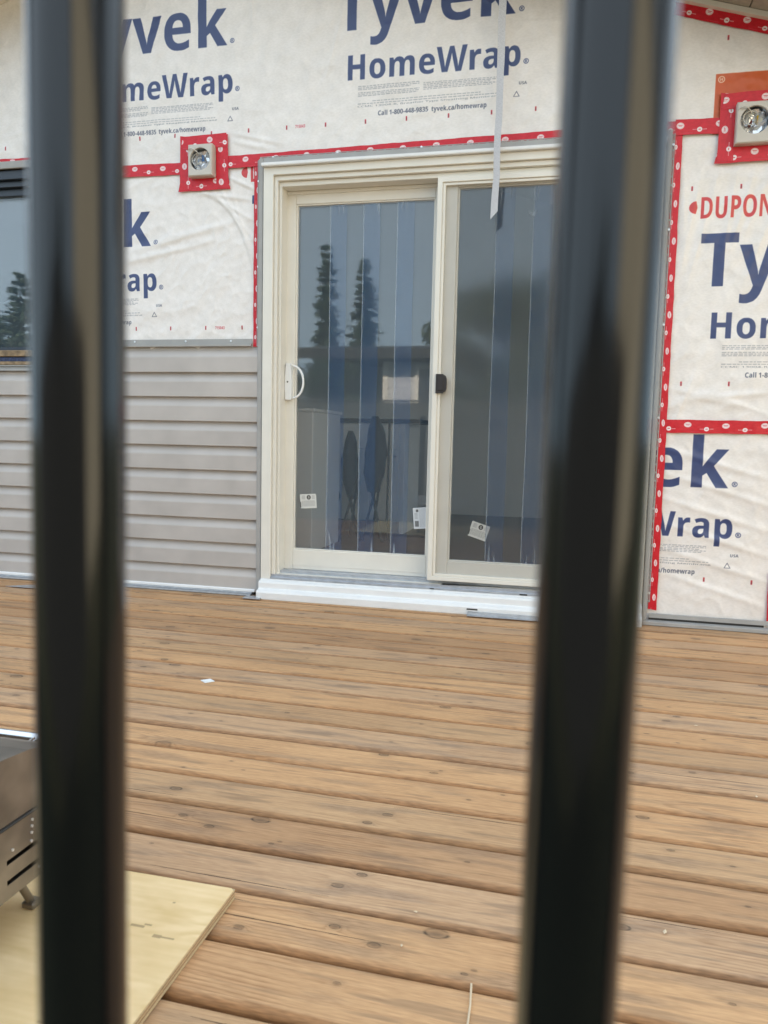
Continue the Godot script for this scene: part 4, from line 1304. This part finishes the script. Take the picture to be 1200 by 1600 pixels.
	for p in places:
		st = new_st()
		var hw: float = p[1] * 0.5
		var hh: float = p[2] * 0.5
		tri(st, Vector3(-hw, -hh, 0), Vector3(hw, -hh, 0), Vector3(hw, hh, 0), Vector3.BACK, Vector2(0, 1), Vector2(1, 1), Vector2(1, 0))
		tri(st, Vector3(-hw, -hh, 0), Vector3(hw, hh, 0), Vector3(-hw, hh, 0), Vector3.BACK, Vector2(0, 1), Vector2(1, 0), Vector2(0, 0))
		var o := node("sticker", st.commit(), p[4], self, p[0])
		o.rotation_degrees.z = p[3]
		tag(o, p[5], "sticker", "stickers on the patio door glass")

# a hanging sheet w wide and h high with a slight wave
func sheet_strip(x0: float, x1: float, h: float, seed_: int) -> ArrayMesh:
	var n := FastNoiseLite.new()
	n.seed = seed_
	n.frequency = 2.2
	var st := new_st()
	var k := 40
	for i in k:
		var q := []
		for c in [[0, 0], [1, 0], [1, 1], [0, 1]]:
			var y: float = h * (i + c[1]) / k
			var x := x0 if c[0] == 0 else x1
			q.append(Vector3(x + 0.0035 * n.get_noise_1d(y * 0.6), y, 0.0004 * n.get_noise_1d(y + 20.0 * c[0])))
		quad(st, q[0], q[1], q[2], q[3], Vector3.BACK)
	return st.commit()

func window() -> void:
	var t := thing("window", "dark framed window at the left edge above the siding", "window")
	var x0 := -3.82
	var x1 := -2.38
	node("head_trim", box_mesh(Vector3(x0 - 0.02, 2.156, 0.0105), Vector3(x1 + 0.02, 2.192, 0.026), 0.002), M.jtrim, t)
	node("side_trim", box_mesh(Vector3(x1 + 0.001, 1.15, 0.0105), Vector3(x1 + 0.03, 2.1555, 0.026), 0.002), M.jtrim, t)
	node("frame", frame_mesh(x0, x1, 1.228, 2.154, 0.05, 0.05, 0.009, 0.045, -0.10, 0.004), M.navy, t)
	node("brickmould", frame_mesh(x0 + 0.051, x1 - 0.051, 1.2375, 2.108, 0.025, 0.025, 0.006, 0.030, -0.10, -0.022), M.navy, t)
	node("sash", frame_mesh(x0 + 0.077, x1 - 0.077, 1.244, 2.077, 0.03, 0.03, 0.006, 0.036, -0.10, -0.050), M.navy, t)
	node("pane", box_mesh(Vector3(x0 + 0.108, 1.2505, -0.0705), Vector3(x1 - 0.108, 2.0405, -0.0675)), M.glass_clear, t)
	node("pane", box_mesh(Vector3(x0 + 0.108, 1.2505, -0.0875), Vector3(x1 - 0.108, 2.0405, -0.0845)), M.glass_clear, t)
	node("pane", box_mesh(Vector3(x0 + 0.108, 1.2505, -0.0975), Vector3(x1 - 0.108, 2.0405, -0.0945)), M.glass_clear, t)
	# rough timber sill not yet clad
	var s := thing("timber_sill", "unclad rough timber ledge under the dark window", "sill")
	node("plank", box_mesh(Vector3(x0, 1.1945, -0.10), Vector3(x1, 1.2265, 0.020), 0.002), M.framing, s)
	node("plank", box_mesh(Vector3(x0, 1.150, -0.0025), Vector3(x1, 1.168, 0.018), 0.002), M.framing, s)
	node("blue_membrane", box_mesh(Vector3(x0, 1.169, -0.0025), Vector3(x1, 1.192, 0.008), 0.002), mottled(Color(0.06, 0.09, 0.22), 0.6, 0.5, 0.06, 4.0, 31), s)

func interior() -> void:
	var r := thing("room", "dim room with pale walls behind the patio door glass", "room")
	node("floor", box_mesh(Vector3(-6.04, 0.02, -7.89), Vector3(2.39, 0.120, -0.152)), M.int_floor, r)
	for e in [-6.04, 2.39]:
		var ye := rake(e) + 0.03
		node("ceiling", prism_mesh(PackedVector2Array([Vector2(-1.83, 3.35), Vector2(e, ye), Vector2(e, ye + 0.04), Vector2(-1.83, 3.39)]), 2, -7.88, -0.152, 0, 1), M.drywall, r)
	node("lining", box_mesh(Vector3(-6.03, 0.121, -7.88), Vector3(2.38, 2.02, -7.86)), M.drywall, r)
	node("partition", prism_mesh(PackedVector2Array([Vector2(-6.03, 0.121), Vector2(2.38, 0.121), Vector2(2.38, rake(2.38) + 0.028), Vector2(-1.83, 3.348), Vector2(-6.03, rake(-6.03) + 0.028)]), 2, -3.6, -3.5, 0, 1), M.drywall, r)
	# white cupboards seen through the left pane
	var c := thing("kitchen_cupboards", "row of white kitchen cupboards with dark counter seen through the glass", "cupboard", Vector3(-1.84, 0.12, -2.35))
	node("carcass", box_mesh(Vector3(0, 0.09, 0), Vector3(0.66, 0.795, 0.53), 0.003), M.cabinet, c)
	node("toe_kick", box_mesh(Vector3(0.0, 0.0, 0.0), Vector3(0.66, 0.089, 0.47)), M.counter, c)
	for k in 3:
		var dd := node("cupboard_door", box_mesh(Vector3(0.006 + 0.218 * k, 0.10, 0.531), Vector3(0.214 + 0.218 * k, 0.60, 0.549), 0.003), M.cabinet, c)
		node("drawer", box_mesh(Vector3(0.006 + 0.218 * k, 0.61, 0.531), Vector3(0.214 + 0.218 * k, 0.785, 0.549), 0.003), M.cabinet, c)
		node("knob", rod(Vector3(0.19 + 0.218 * k, 0.56, 0.5495), Vector3(0.19 + 0.218 * k, 0.56, 0.57), 0.008), M.galv, dd)
	node("counter", box_mesh(Vector3(-0.02, 0.7955, -0.01), Vector3(0.80, 0.825, 0.57), 0.003), M.counter, c)
	node("end_panel", box_mesh(Vector3(0.661, 0.0, 0.0), Vector3(0.69, 0.795, 0.545), 0.002), M.cabinet, c)
	var w := thing("white_cabinet", "tall pale cabinet side just inside the left of the glass", "cabinet", Vector3(-2.02, 0.12, -1.25))
	node("cabinet_box", box_mesh(Vector3(0, 0, 0), Vector3(0.555, 0.83, 0.55), 0.004), M.cabinet, w)
	node("cabinet_top", box_mesh(Vector3(-0.01, 0.8305, -0.01), Vector3(0.565, 0.85, 0.56), 0.003), M.cabinet, w)
	# folded camp chairs on the floor before the cupboards
	var labs := ["short folded dark blue camp chair, leftmost behind the glass", "folded dark camp chair in the middle behind the glass", "tallest folded dark blue camp chair, right behind the glass"]
	# [x, foot to top, widest, lowest point of the fabric, x of the fabric's top]
	var sp := [[-1.535, 0.47, 0.115, 0.20, 0.0], [-1.405, 0.73, 0.115, 0.28, -0.015], [-1.262, 0.83, 0.150, 0.33, 0.005]]
	for i in 3:
		var t := thing("folded_camp_chair", labs[i], "folding chair", Vector3(sp[i][0], 0.12, -1.30 - 0.05 * i), "folded camp chairs behind the glass")
		var h: float = sp[i][1]
		var hw: float = sp[i][2] * 0.5
		var lo: float = sp[i][3]
		var st := new_st()
		# gathered fabric: a bundle that narrows to its top
		var pts := []
		var rad := []
		for k in 13:
			var f := k / 12.0
			pts.append(Vector3(0.008 * sin(f * 6.0 + i * 2.0) + sp[i][4] * f, lerpf(lo, h, f), 0.03 * f))
			rad.append(maxf(0.012, hw * pow(sin(PI * clampf(0.14 + f * 0.80, 0.0, 1.0)), 0.7) * (1.0 + 0.05 * sin(f * 23.0 + i))))
		tube(st, pts, rad, 16)
		node("fabric_seat", st.commit(), M.chair_fabric, t)
		for s in [-1.0, 1.0]:
			node("leg", rod(Vector3(-0.068 * s, 0.010, 0.05 + 0.012 * s), Vector3(0.055 * s, lo + 0.16, 0.03 + 0.012 * s), 0.009, 8), M.chair_tube, t)
			node("leg", rod(Vector3(-0.030 * s, 0.010, -0.05), Vector3(0.035 * s, lo + 0.12, -0.02 - 0.012 * s), 0.009, 8), M.chair_tube, t)
			node("foot", box_mesh(Vector3(-0.068 * s - 0.014, 0.0, 0.036 + 0.012 * s), Vector3(-0.068 * s + 0.014, 0.018, 0.064 + 0.012 * s), 0.004), M.chair_tube, t)
		if i == 2: node("back_pole", rod(Vector3(0.082, 0.01, -0.02), Vector3(0.088, h * 0.98, -0.02), 0.008, 8), M.chair_tube, t)
		if i == 0: node("arm_rest", tube_mesh([Vector3(-0.005, h * 0.86, 0.03), Vector3(0.012, h * 1.18, 0.03), Vector3(0.0, h * 1.42, 0.03), Vector3(-0.035, h * 1.56, 0.03)], 0.013, 8), M.chair_tube, t)

func wall_fittings() -> void:
	light_box("beige square light block with dangling white cable, left of the door", -1.802, 2.124, 0.063, 0.074, 0.053, 0.004, [Color(0.10, 0.22, 0.50), Color(0.35, 0.45, 0.62)], 5)
	light_box("beige square light block with yellow connector, right of the door", 0.676, 2.128, 0.070, 0.082, 0.056, 0.008, [Color(0.60, 0.42, 0.04), Color(0.16, 0.05, 0.04)], 9)
	# strap hanging from the gable soffit
	var n := FastNoiseLite.new()
	n.frequency = 1.4
	n.seed = 3
	var st := new_st()
	var k := 60
	var top := 2.86
	var bot := 1.775
	var row := func(f: float) -> Array:
		var y := lerpf(bot, top, f)
		var x := -0.366 + 0.006 * n.get_noise_1d(y * 1.5) + 0.008 * (f - 0.5)
		var tw := 0.45 * n.get_noise_1d(y + 50.0) + 0.25
		var half := Vector3(cos(tw), 0, sin(tw)) * 0.0165
		var c := Vector3(x, y, 0.098 + 0.012 * n.get_noise_1d(y * 0.9 + 9.0))
		return [c - half, c + half]
	for i in k:
		var a: Array = row.call(float(i) / k)
		var b: Array = row.call(float(i + 1) / k)
		if i == 0: a[1] = a[1] + Vector3(0, 0.032, 0)
		if i == 1: a[1] = a[1] + Vector3(0, 0.014, 0)
		var bb: Array = [b[0], b[1]]
		if i == 0: bb[1] = bb[1] + Vector3(0, 0.014, 0)
		for zz in [0.0, -0.0012]:
			var o := Vector3(0, 0, zz)
			quad(st, a[0] + o, a[1] + o, bb[1] + o, bb[0] + o, Vector3.BACK if zz == 0.0 else Vector3.FORWARD)
		for e in [0, 1]: quad(st, a[e], bb[e], bb[e] - Vector3(0, 0, 0.0012), a[e] - Vector3(0, 0, 0.0012), Vector3.LEFT if e == 0 else Vector3.RIGHT)
	var o := node("hanging_strap", st.commit(), M.strap, self)
	tag(o, "white strap hanging down in front of the patio door", "strap")
	# base channel under the wrap at right
	var b := thing("base_trim", "grey base channel along the deck right of the patio door", "trim")
	node("channel", prism_mesh(PackedVector2Array([Vector2(0.0105, 0.030), Vector2(0.016, 0.030), Vector2(0.016, 0.048), Vector2(0.0105, 0.050)]), 0, 0.372, 2.5, 2, 1), M.jtrim, b)
	node("lip", prism_mesh(PackedVector2Array([Vector2(0.0105, 0.004), Vector2(0.046, 0.002), Vector2(0.046, 0.016), Vector2(0.042, 0.018), Vector2(0.0105, 0.020)]), 0, 0.345, 2.5, 2, 1), M.jtrim, b)
	node("slot_gap", box_mesh(Vector3(0.372, 0.0202, 0.0105), Vector3(0.85, 0.0295, 0.0125)), M.slot, b)

func deck_things() -> void:
	# plywood sheet
	var p := thing("plywood_sheet", "pale plywood sheet lying on the deck at lower left", "plywood", Vector3(0, 0.0022, 0))
	var cv := Canvas.new(768, 512, Color(0.90, 0.78, 0.585))
	var n := FastNoiseLite.new(); n.seed = 41; n.frequency = 0.012; n.fractal_octaves = 4
	var n2 := FastNoiseLite.new(); n2.seed = 42; n2.frequency = 0.05; n2.fractal_octaves = 2
	for y in 512:
		for x in 768:
			var ring := sin((y * 0.10 + 14.0 * n.get_noise_2d(x * 0.35, y * 0.8)) * 1.3)
			var k := 0.020 * n2.get_noise_2d(x * 0.22, y * 2.2) + 0.010 * ring * maxf(0.0, n.get_noise_2d(x * 0.5 + 900.0, y)) * 4.0 + 0.040 * n.get_noise_2d(x, y * 2.0)
			var o := (y * 768 + x) * 3
			cv.px[o] += k; cv.px[o + 1] += k * 1.15; cv.px[o + 2] += k * 1.5
	for q in [[694, 72, 15, 3], [707, 69, 8, 2], [724, 80, 9, 4], [733, 81, 14, 2], [716, 34, 3, 2], [640, 130, 5, 2], [560, 60, 4, 2], [690, 190, 12, 2]]:
		cv.rect(q[0], q[1], q[0] + q[2], q[1] + q[3], Color(0.38, 0.31, 0.22), 0.4)
	var pm := StandardMaterial3D.new()
	pm.albedo_texture = cv.texture()
	pm.roughness = 0.6
	pm.metallic_specular = 0.35
	var x0 := -1.75; var x1 := -0.531; var z0 := 2.440; var z1 := 3.38; var th := 0.0182
	var layers := [[0.0, 0.0050, Color(0.78, 0.58, 0.33)], [0.0050, 0.0078, Color(0.44, 0.24, 0.10)], [0.0078, 0.0108, Color(0.74, 0.53, 0.29)], [0.0108, 0.0134, Color(0.46, 0.25, 0.10)], [0.0134, 0.0172, Color(0.80, 0.61, 0.36)]]
	var li := 0
	for l in layers:
		var ins := 0.0006 * (li % 2)
		node("ply_layer", box_mesh(Vector3(x0, l[0], z0 + ins), Vector3(x1 - ins, l[1], z1)), mottled(l[2], 0.8, 0.7, 0.08, 14.0, 60 + li), p)
		li += 1
	var st := new_st()
	var c := 0.006
	var poly := [Vector2(x0, z0), Vector2(x1 - c, z0), Vector2(x1, z0 + c), Vector2(x1, z1), Vector2(x0, z1)]
	var ids := Geometry2D.triangulate_polygon(PackedVector2Array(poly))
	var UV := func(q: Vector2) -> Vector2: return Vector2((q.x - x0) / (x1 - x0), (q.y - z0) / (z1 - z0))
	for i in range(0, ids.size(), 3):
		var a: Vector2 = poly[ids[i]]; var b: Vector2 = poly[ids[i + 1]]; var d: Vector2 = poly[ids[i + 2]]
		tri(st, Vector3(a.x, th, a.y), Vector3(b.x, th, b.y), Vector3(d.x, th, d.y), Vector3.UP, UV.call(a), UV.call(b), UV.call(d))
	for i in 5:
		var a: Vector2 = poly[i]; var b: Vector2 = poly[(i + 1) % 5]
		var e := Vector3(a.x, th, a.y); var f := Vector3(b.x, th, b.y)
		quad(st, e, f, f - Vector3(0, 0.0009, 0), e - Vector3(0, 0.0009, 0), Vector3((a.x + b.x) * 0.5 + 1.1, 0, (a.y + b.y) * 0.5 - 2.9))
	node("face_veneer", st.commit(), pm, p)
	# portable grill, seen at its right end
	var g := thing("portable_grill", "small stainless steel tabletop grill standing on the plywood", "grill", Vector3(0, 0.0206, 0))
	var gx0 := -1.27
	var gx1 := -0.781
	var base := 0.0206
	var body := PackedVector2Array([Vector2(2.545, 0.107 - base), Vector2(2.94, 0.107 - base), Vector2(2.955, 0.220 - base), Vector2(2.530, 0.220 - base)])
	# end panels with slots: panel built from strips round the two slots
	for e in [[gx1 - 0.0015, gx1, true], [gx0, gx0 + 0.0015, false]]:
		st = new_st()
		var rows2 := [[0.107, 0.129], [0.129, 0.1365], [0.1365, 0.160], [0.160, 0.1675], [0.1675, 0.220]]
		for i in 5:
			var ya: float = rows2[i][0] - base
			var yb: float = rows2[i][1] - base
			var cuts := [[2.538, 2.947]] if i % 2 == 0 else [[2.538, 2.575], [2.689, 2.80], [2.91, 2.947]]
			for cc in cuts: bx(st, Vector3(e[0], ya, cc[0]), Vector3(e[1], yb, cc[1]))
		var ep := node("end_panel", st.commit(), M.steel, g)
		if e[2]:
			node("seam_bead", box_mesh(Vector3(gx1, 0.2165 - base, 2.535), Vector3(gx1 + 0.003, 0.2205 - base, 2.95), 0.001), M.slot, ep)
			for q in [[0.179, 2.677], [0.205, 2.633], [0.195, 2.634], [0.185, 2.635], [0.172, 2.636], [0.122, 2.62]]:
				node("rivet", rod(Vector3(gx1, q[0] - base, q[1]), Vector3(gx1 + 0.002, q[0] - base, q[1]), 0.0022, 8), M.screw, ep)
	node("body", prism_mesh(PackedVector2Array([Vector2(2.5382, 0.107 - base), Vector2(2.9468, 0.107 - base), Vector2(2.9468, 0.1085 - base), Vector2(2.5382, 0.1085 - base)]), 0, gx0 + 0.002, gx1 - 0.002, 2, 1), M.steel, g)
	for zz in [[2.5382, 2.5397], [2.9453, 2.9468]]: node("side_panel", box_mesh(Vector3(gx0 + 0.002, 0.109 - base, zz[0]), Vector3(gx1 - 0.002, 0.2195 - base, zz[1])), M.steel, g)
	# lid: a curved hood
	var hood := PackedVector2Array([Vector2(2.535, 0.2215 - base)])
	for i in 13:
		var a := PI - PI * i / 12.0
		hood.append(Vector2(2.742 + cos(a) * 0.212, 0.232 - base + pow(sin(a), 0.55) * 0.092))
	hood.append(Vector2(2.952, 0.2215 - base))
	node("lid", prism_mesh(hood, 0, gx0 + 0.0005, gx1 - 0.0005, 2, 1), M.steel, g)
	node("handle", tube_mesh([Vector3(-1.20, 0.272 - base, 2.497), Vector3(-0.85, 0.272 - base, 2.497)], 0.0085, 14), M.chrome, g)
	for x in [-1.17, -0.875]:
		node("handle_stand", rod(Vector3(x, 0.272 - base, 2.497), Vector3(x, 0.268 - base, 2.546), 0.005, 8), M.chrome, g)
	for x in [-1.22, -0.83]:
		for s in [[2.62, 2.575], [2.88, 2.925]]:
			node("leg", rod(Vector3(x, 0.106 - base, s[0]), Vector3(x, 0.006, s[1]), 0.0065, 8), M.steel, g)
			node("foot", box_mesh(Vector3(x - 0.012, 0.0, s[1] - 0.012), Vector3(x + 0.012, 0.012, s[1] + 0.012), 0.003), M.steel, g)
	# litter
	var sc := node("paper_scrap", prism_mesh(PackedVector2Array([Vector2(-0.022, 0.0), Vector2(0.002, -0.022), Vector2(0.026, -0.004), Vector2(0.004, 0.02)]), 1, 0.0, 0.002, 0, 2), M.paper, self, Vector3(-1.12, 0.0015, 1.356))
	tag(sc, "white paper scrap lying on the middle of the deck boards", "scrap")
	var sl := node("wood_splinter", tube_mesh([Vector3(-0.108, 0.0035, 2.545), Vector3(-0.104, 0.0045, 2.59), Vector3(-0.102, 0.0035, 2.66)], 0.0016, 6), M.stick, self)
	tag(sl, "long pale wood splinter on the nearest deck board", "splinter")
	var chips := [[-0.226, 2.485, "tiny pale wood chip on the third board from the bottom, near the middle"], [-0.221, 2.393, "tiny pale wood chip on the fourth board from the bottom, near the middle"], [0.449, 1.755, "tiny white chip at the right edge of the picture on the deck"],
		[0.383, 1.314, "tiny white chip on the far deck boards right of the right baluster"], [0.709, 0.323, "tiny pale chip on the deck close to the wall at right"], [0.185, 2.337, "thin pale wood shaving on the deck just right of the right baluster"], [0.218, 1.238, "pale chip on the deck touching the right edge of the right baluster"]]
	var i2 := 0
	for q in chips:
		st = new_st()
		var a := rng.randf() * TAU
		var l := rng.randf_range(0.004, 0.008)
		var u := Vector3(cos(a), 0.1, sin(a)) * l
		var v := Vector3(-sin(a), 0.05, cos(a)) * l * 0.45
		var ctr := Vector3(q[0], 0.0026, q[1])
		var t4 := ctr + Vector3(0, 0.002, 0)
		var cs := [ctr + u, ctr + v, ctr - u * 0.8, ctr - v]
		for k in 4: tri(st, cs[k], cs[(k + 1) % 4], t4, Vector3.UP)
		quad(st, cs[0], cs[1], cs[2], cs[3], Vector3.DOWN)
		var o := node("wood_chip", st.commit(), M.stick, self)
		tag(o, q[2], "wood chip", "wood chips on the deck")
		i2 += 1

func railing() -> void:
	var t := thing("deck_railing", "glossy black metal deck railing close to the camera", "railing", Vector3(-0.0542, 0.0, 3.477))
	t.rotation.z = -0.0075
	var st := new_st()
	tube(st, [Vector3(0, 0.058, 0), Vector3(0, 0.94, 0)], [0.0095, 0.0095], 40)
	var bm := st.commit()
	for i in range(-11, 11):
		var o := node("baluster", bm, M.powder, t)
		o.position = Vector3(-0.0523 + 0.1050 * i, 0, 0)
	node("top_rail", box_mesh(Vector3(-1.30, 0.9405, -0.022), Vector3(1.12, 0.975, 0.022), 0.006), M.powder, t)
	node("bottom_rail", box_mesh(Vector3(-1.27, 0.030, -0.016), Vector3(1.09, 0.0575, 0.016), 0.004), M.powder, t)
	for x in [-1.31, 1.13]:
		node("post", box_mesh(Vector3(x - 0.035, 0.004, -0.030), Vector3(x + 0.009, 1.02, 0.030), 0.005), M.powder, t)

func surroundings() -> void:
	# fence at the back of the yard
	var fm := mottled(Color(0.095, 0.10, 0.095), 0.85, 0.65, 0.05, 2.0, 71)
	var f := thing("board_fence", "grey weathered board fence across the yard, mirrored in the door glass", "fence", Vector3(0, -0.78, 7.0))
	var bm := box_mesh(Vector3(-0.068, 0.03, -0.010), Vector3(0.068, 2.10, 0.010), 0.003)
	for i in range(-66, 30):
		var o := node("fence_board", bm, fm, f)
		o.position = Vector3(i * 0.14, rng.randf_range(-0.006, 0.006), 0)
	for y in [0.35, 1.75]: node("fence_rail", box_mesh(Vector3(-9.3, y, 0.011), Vector3(4.2, y + 0.09, 0.05)), fm, f)
	node("cap", box_mesh(Vector3(-9.3, 2.112, -0.04), Vector3(4.2, 2.140, 0.05), 0.004), fm, f)
	# neighbour's house behind the fence
	var pale := mottled(Color(0.60, 0.60, 0.61), 0.6, 0.92, 0.02, 1.0, 72)
	var hs := thing("neighbour_house", "low pale sided house behind the fence, mirrored in the door glass", "house", Vector3(0, -0.78, 14.0))
	node("wall", box_mesh(Vector3(-4.27, 0.0, 0.0), Vector3(-2.75, 3.38, 7.0)), pale, hs)
	for i in 22:
		var y := 0.12 + i * 0.148
		node("siding_course", prism_mesh(PackedVector2Array([Vector2(-0.002, y), Vector2(-0.022, y), Vector2(-0.006, y + 0.146), Vector2(-0.002, y + 0.146)]), 0, -4.20, -2.75, 2, 1), pale, hs)
	node("corner_trim", box_mesh(Vector3(-4.33, 0.0, -0.04), Vector3(-4.20, 3.38, -0.0225), 0.004), M.cream, hs)
	var roof := PackedVector2Array([Vector2(-0.6, 3.40), Vector2(3.5, 4.02), Vector2(7.6, 3.40), Vector2(7.6, 3.55), Vector2(3.5, 4.17), Vector2(-0.6, 3.62)])
	node("roof", prism_mesh(roof, 0, -6.9, -2.4, 2, 1), M.roof, hs)
	var wn2 := node("window", frame_mesh(-3.56, -2.85, 2.1, 3.30, 0.09, 0.09, 0.09, 0.09, -0.07, -0.023), M.cream, hs)
	node("pane", box_mesh(Vector3(-3.47, 2.19, -0.04), Vector3(-2.94, 3.21, -0.036)), M.navy, wn2)
	node("porch_wall", box_mesh(Vector3(-6.6, 0.0, 1.2), Vector3(-4.28, 3.38, 6.9)), mat(Color(0.10, 0.10, 0.105), 0.8), hs)
	# neighbour's tan house beside the yard
	var tan := mottled(Color(0.80, 0.73, 0.56), 0.6, 0.92, 0.02, 1.0, 73)
	var h2 := thing("tan_house", "tall tan sided house to the right of the yard, out of the picture", "house", Vector3(10.24, -0.78, 6.45))
	h2.rotation.y = deg_to_rad(-65.0)
	node("wall", box_mesh(Vector3(0, 0, -3.5), Vector3(7, 6.2, 8.0)), tan, h2)
	for i in 38:
		var y := 0.1 + i * 0.16
		node("siding_course", prism_mesh(PackedVector2Array([Vector2(-0.002, y), Vector2(-0.022, y), Vector2(-0.006, y + 0.158), Vector2(-0.002, y + 0.158)]), 2, -3.5, 8.0, 0, 1), tan, h2)
	node("roof", prism_mesh(PackedVector2Array([Vector2(-0.5, 6.2), Vector2(7.5, 6.2), Vector2(3.5, 8.6)]), 2, -4.0, 8.5, 0, 1), M.roof, h2)
	# trees behind
	conifer("conifer", "tall narrow dark conifer mirrored in the sliding glass pane", Vector3(-7.05, -0.78, 18.0), 7.1, 1.0, 201, "conifers beyond the yard", M.needles)
	conifer("conifer", "shorter dark conifer mirrored beside the tall one in the glass", Vector3(-5.9, -0.78, 18.0), 6.6, 1.15, 202, "conifers beyond the yard", M.needles)
	conifer("conifer", "green conifer mirrored in the window at the left edge", Vector3(-17.25, -0.78, 18.0), 6.5, 2.0, 203, "conifers beyond the yard", M.needles)
	conifer("conifer", "dark conifer beyond the yard on the far left", Vector3(-21.5, -0.78, 22.0), 6.0, 1.9, 204, "conifers beyond the yard", M.needles)
	leafy("leafy_tree", "broad dark tree mirrored behind the insect screen", Vector3(-1.9, -0.78, 22.5), 7.0, 2.4, 205, "trees beyond the yard", M.leaves)
	leafy("leafy_tree", "small dark tree mirrored at the edge of the sliding pane", Vector3(-4.0, -0.78, 21.5), 5.7, 1.2, 206, "trees beyond the yard", M.leaves)
	for i in 9:
		leafy("hedge_shrub", ["first", "second", "third", "fourth", "fifth", "sixth", "seventh", "eighth", "ninth"][i] + " dense dark hedge shrub from the left, behind the fence", Vector3([-7.2, -6.4, -5.6, -4.9, -2.2, -1.4, -0.6, 0.2, 1.0][i], -0.78, 12.2), 3.25 + 0.12 * (i % 2), 0.62, 210 + i, "hedge shrubs behind the fence", M.needles, "shrub")
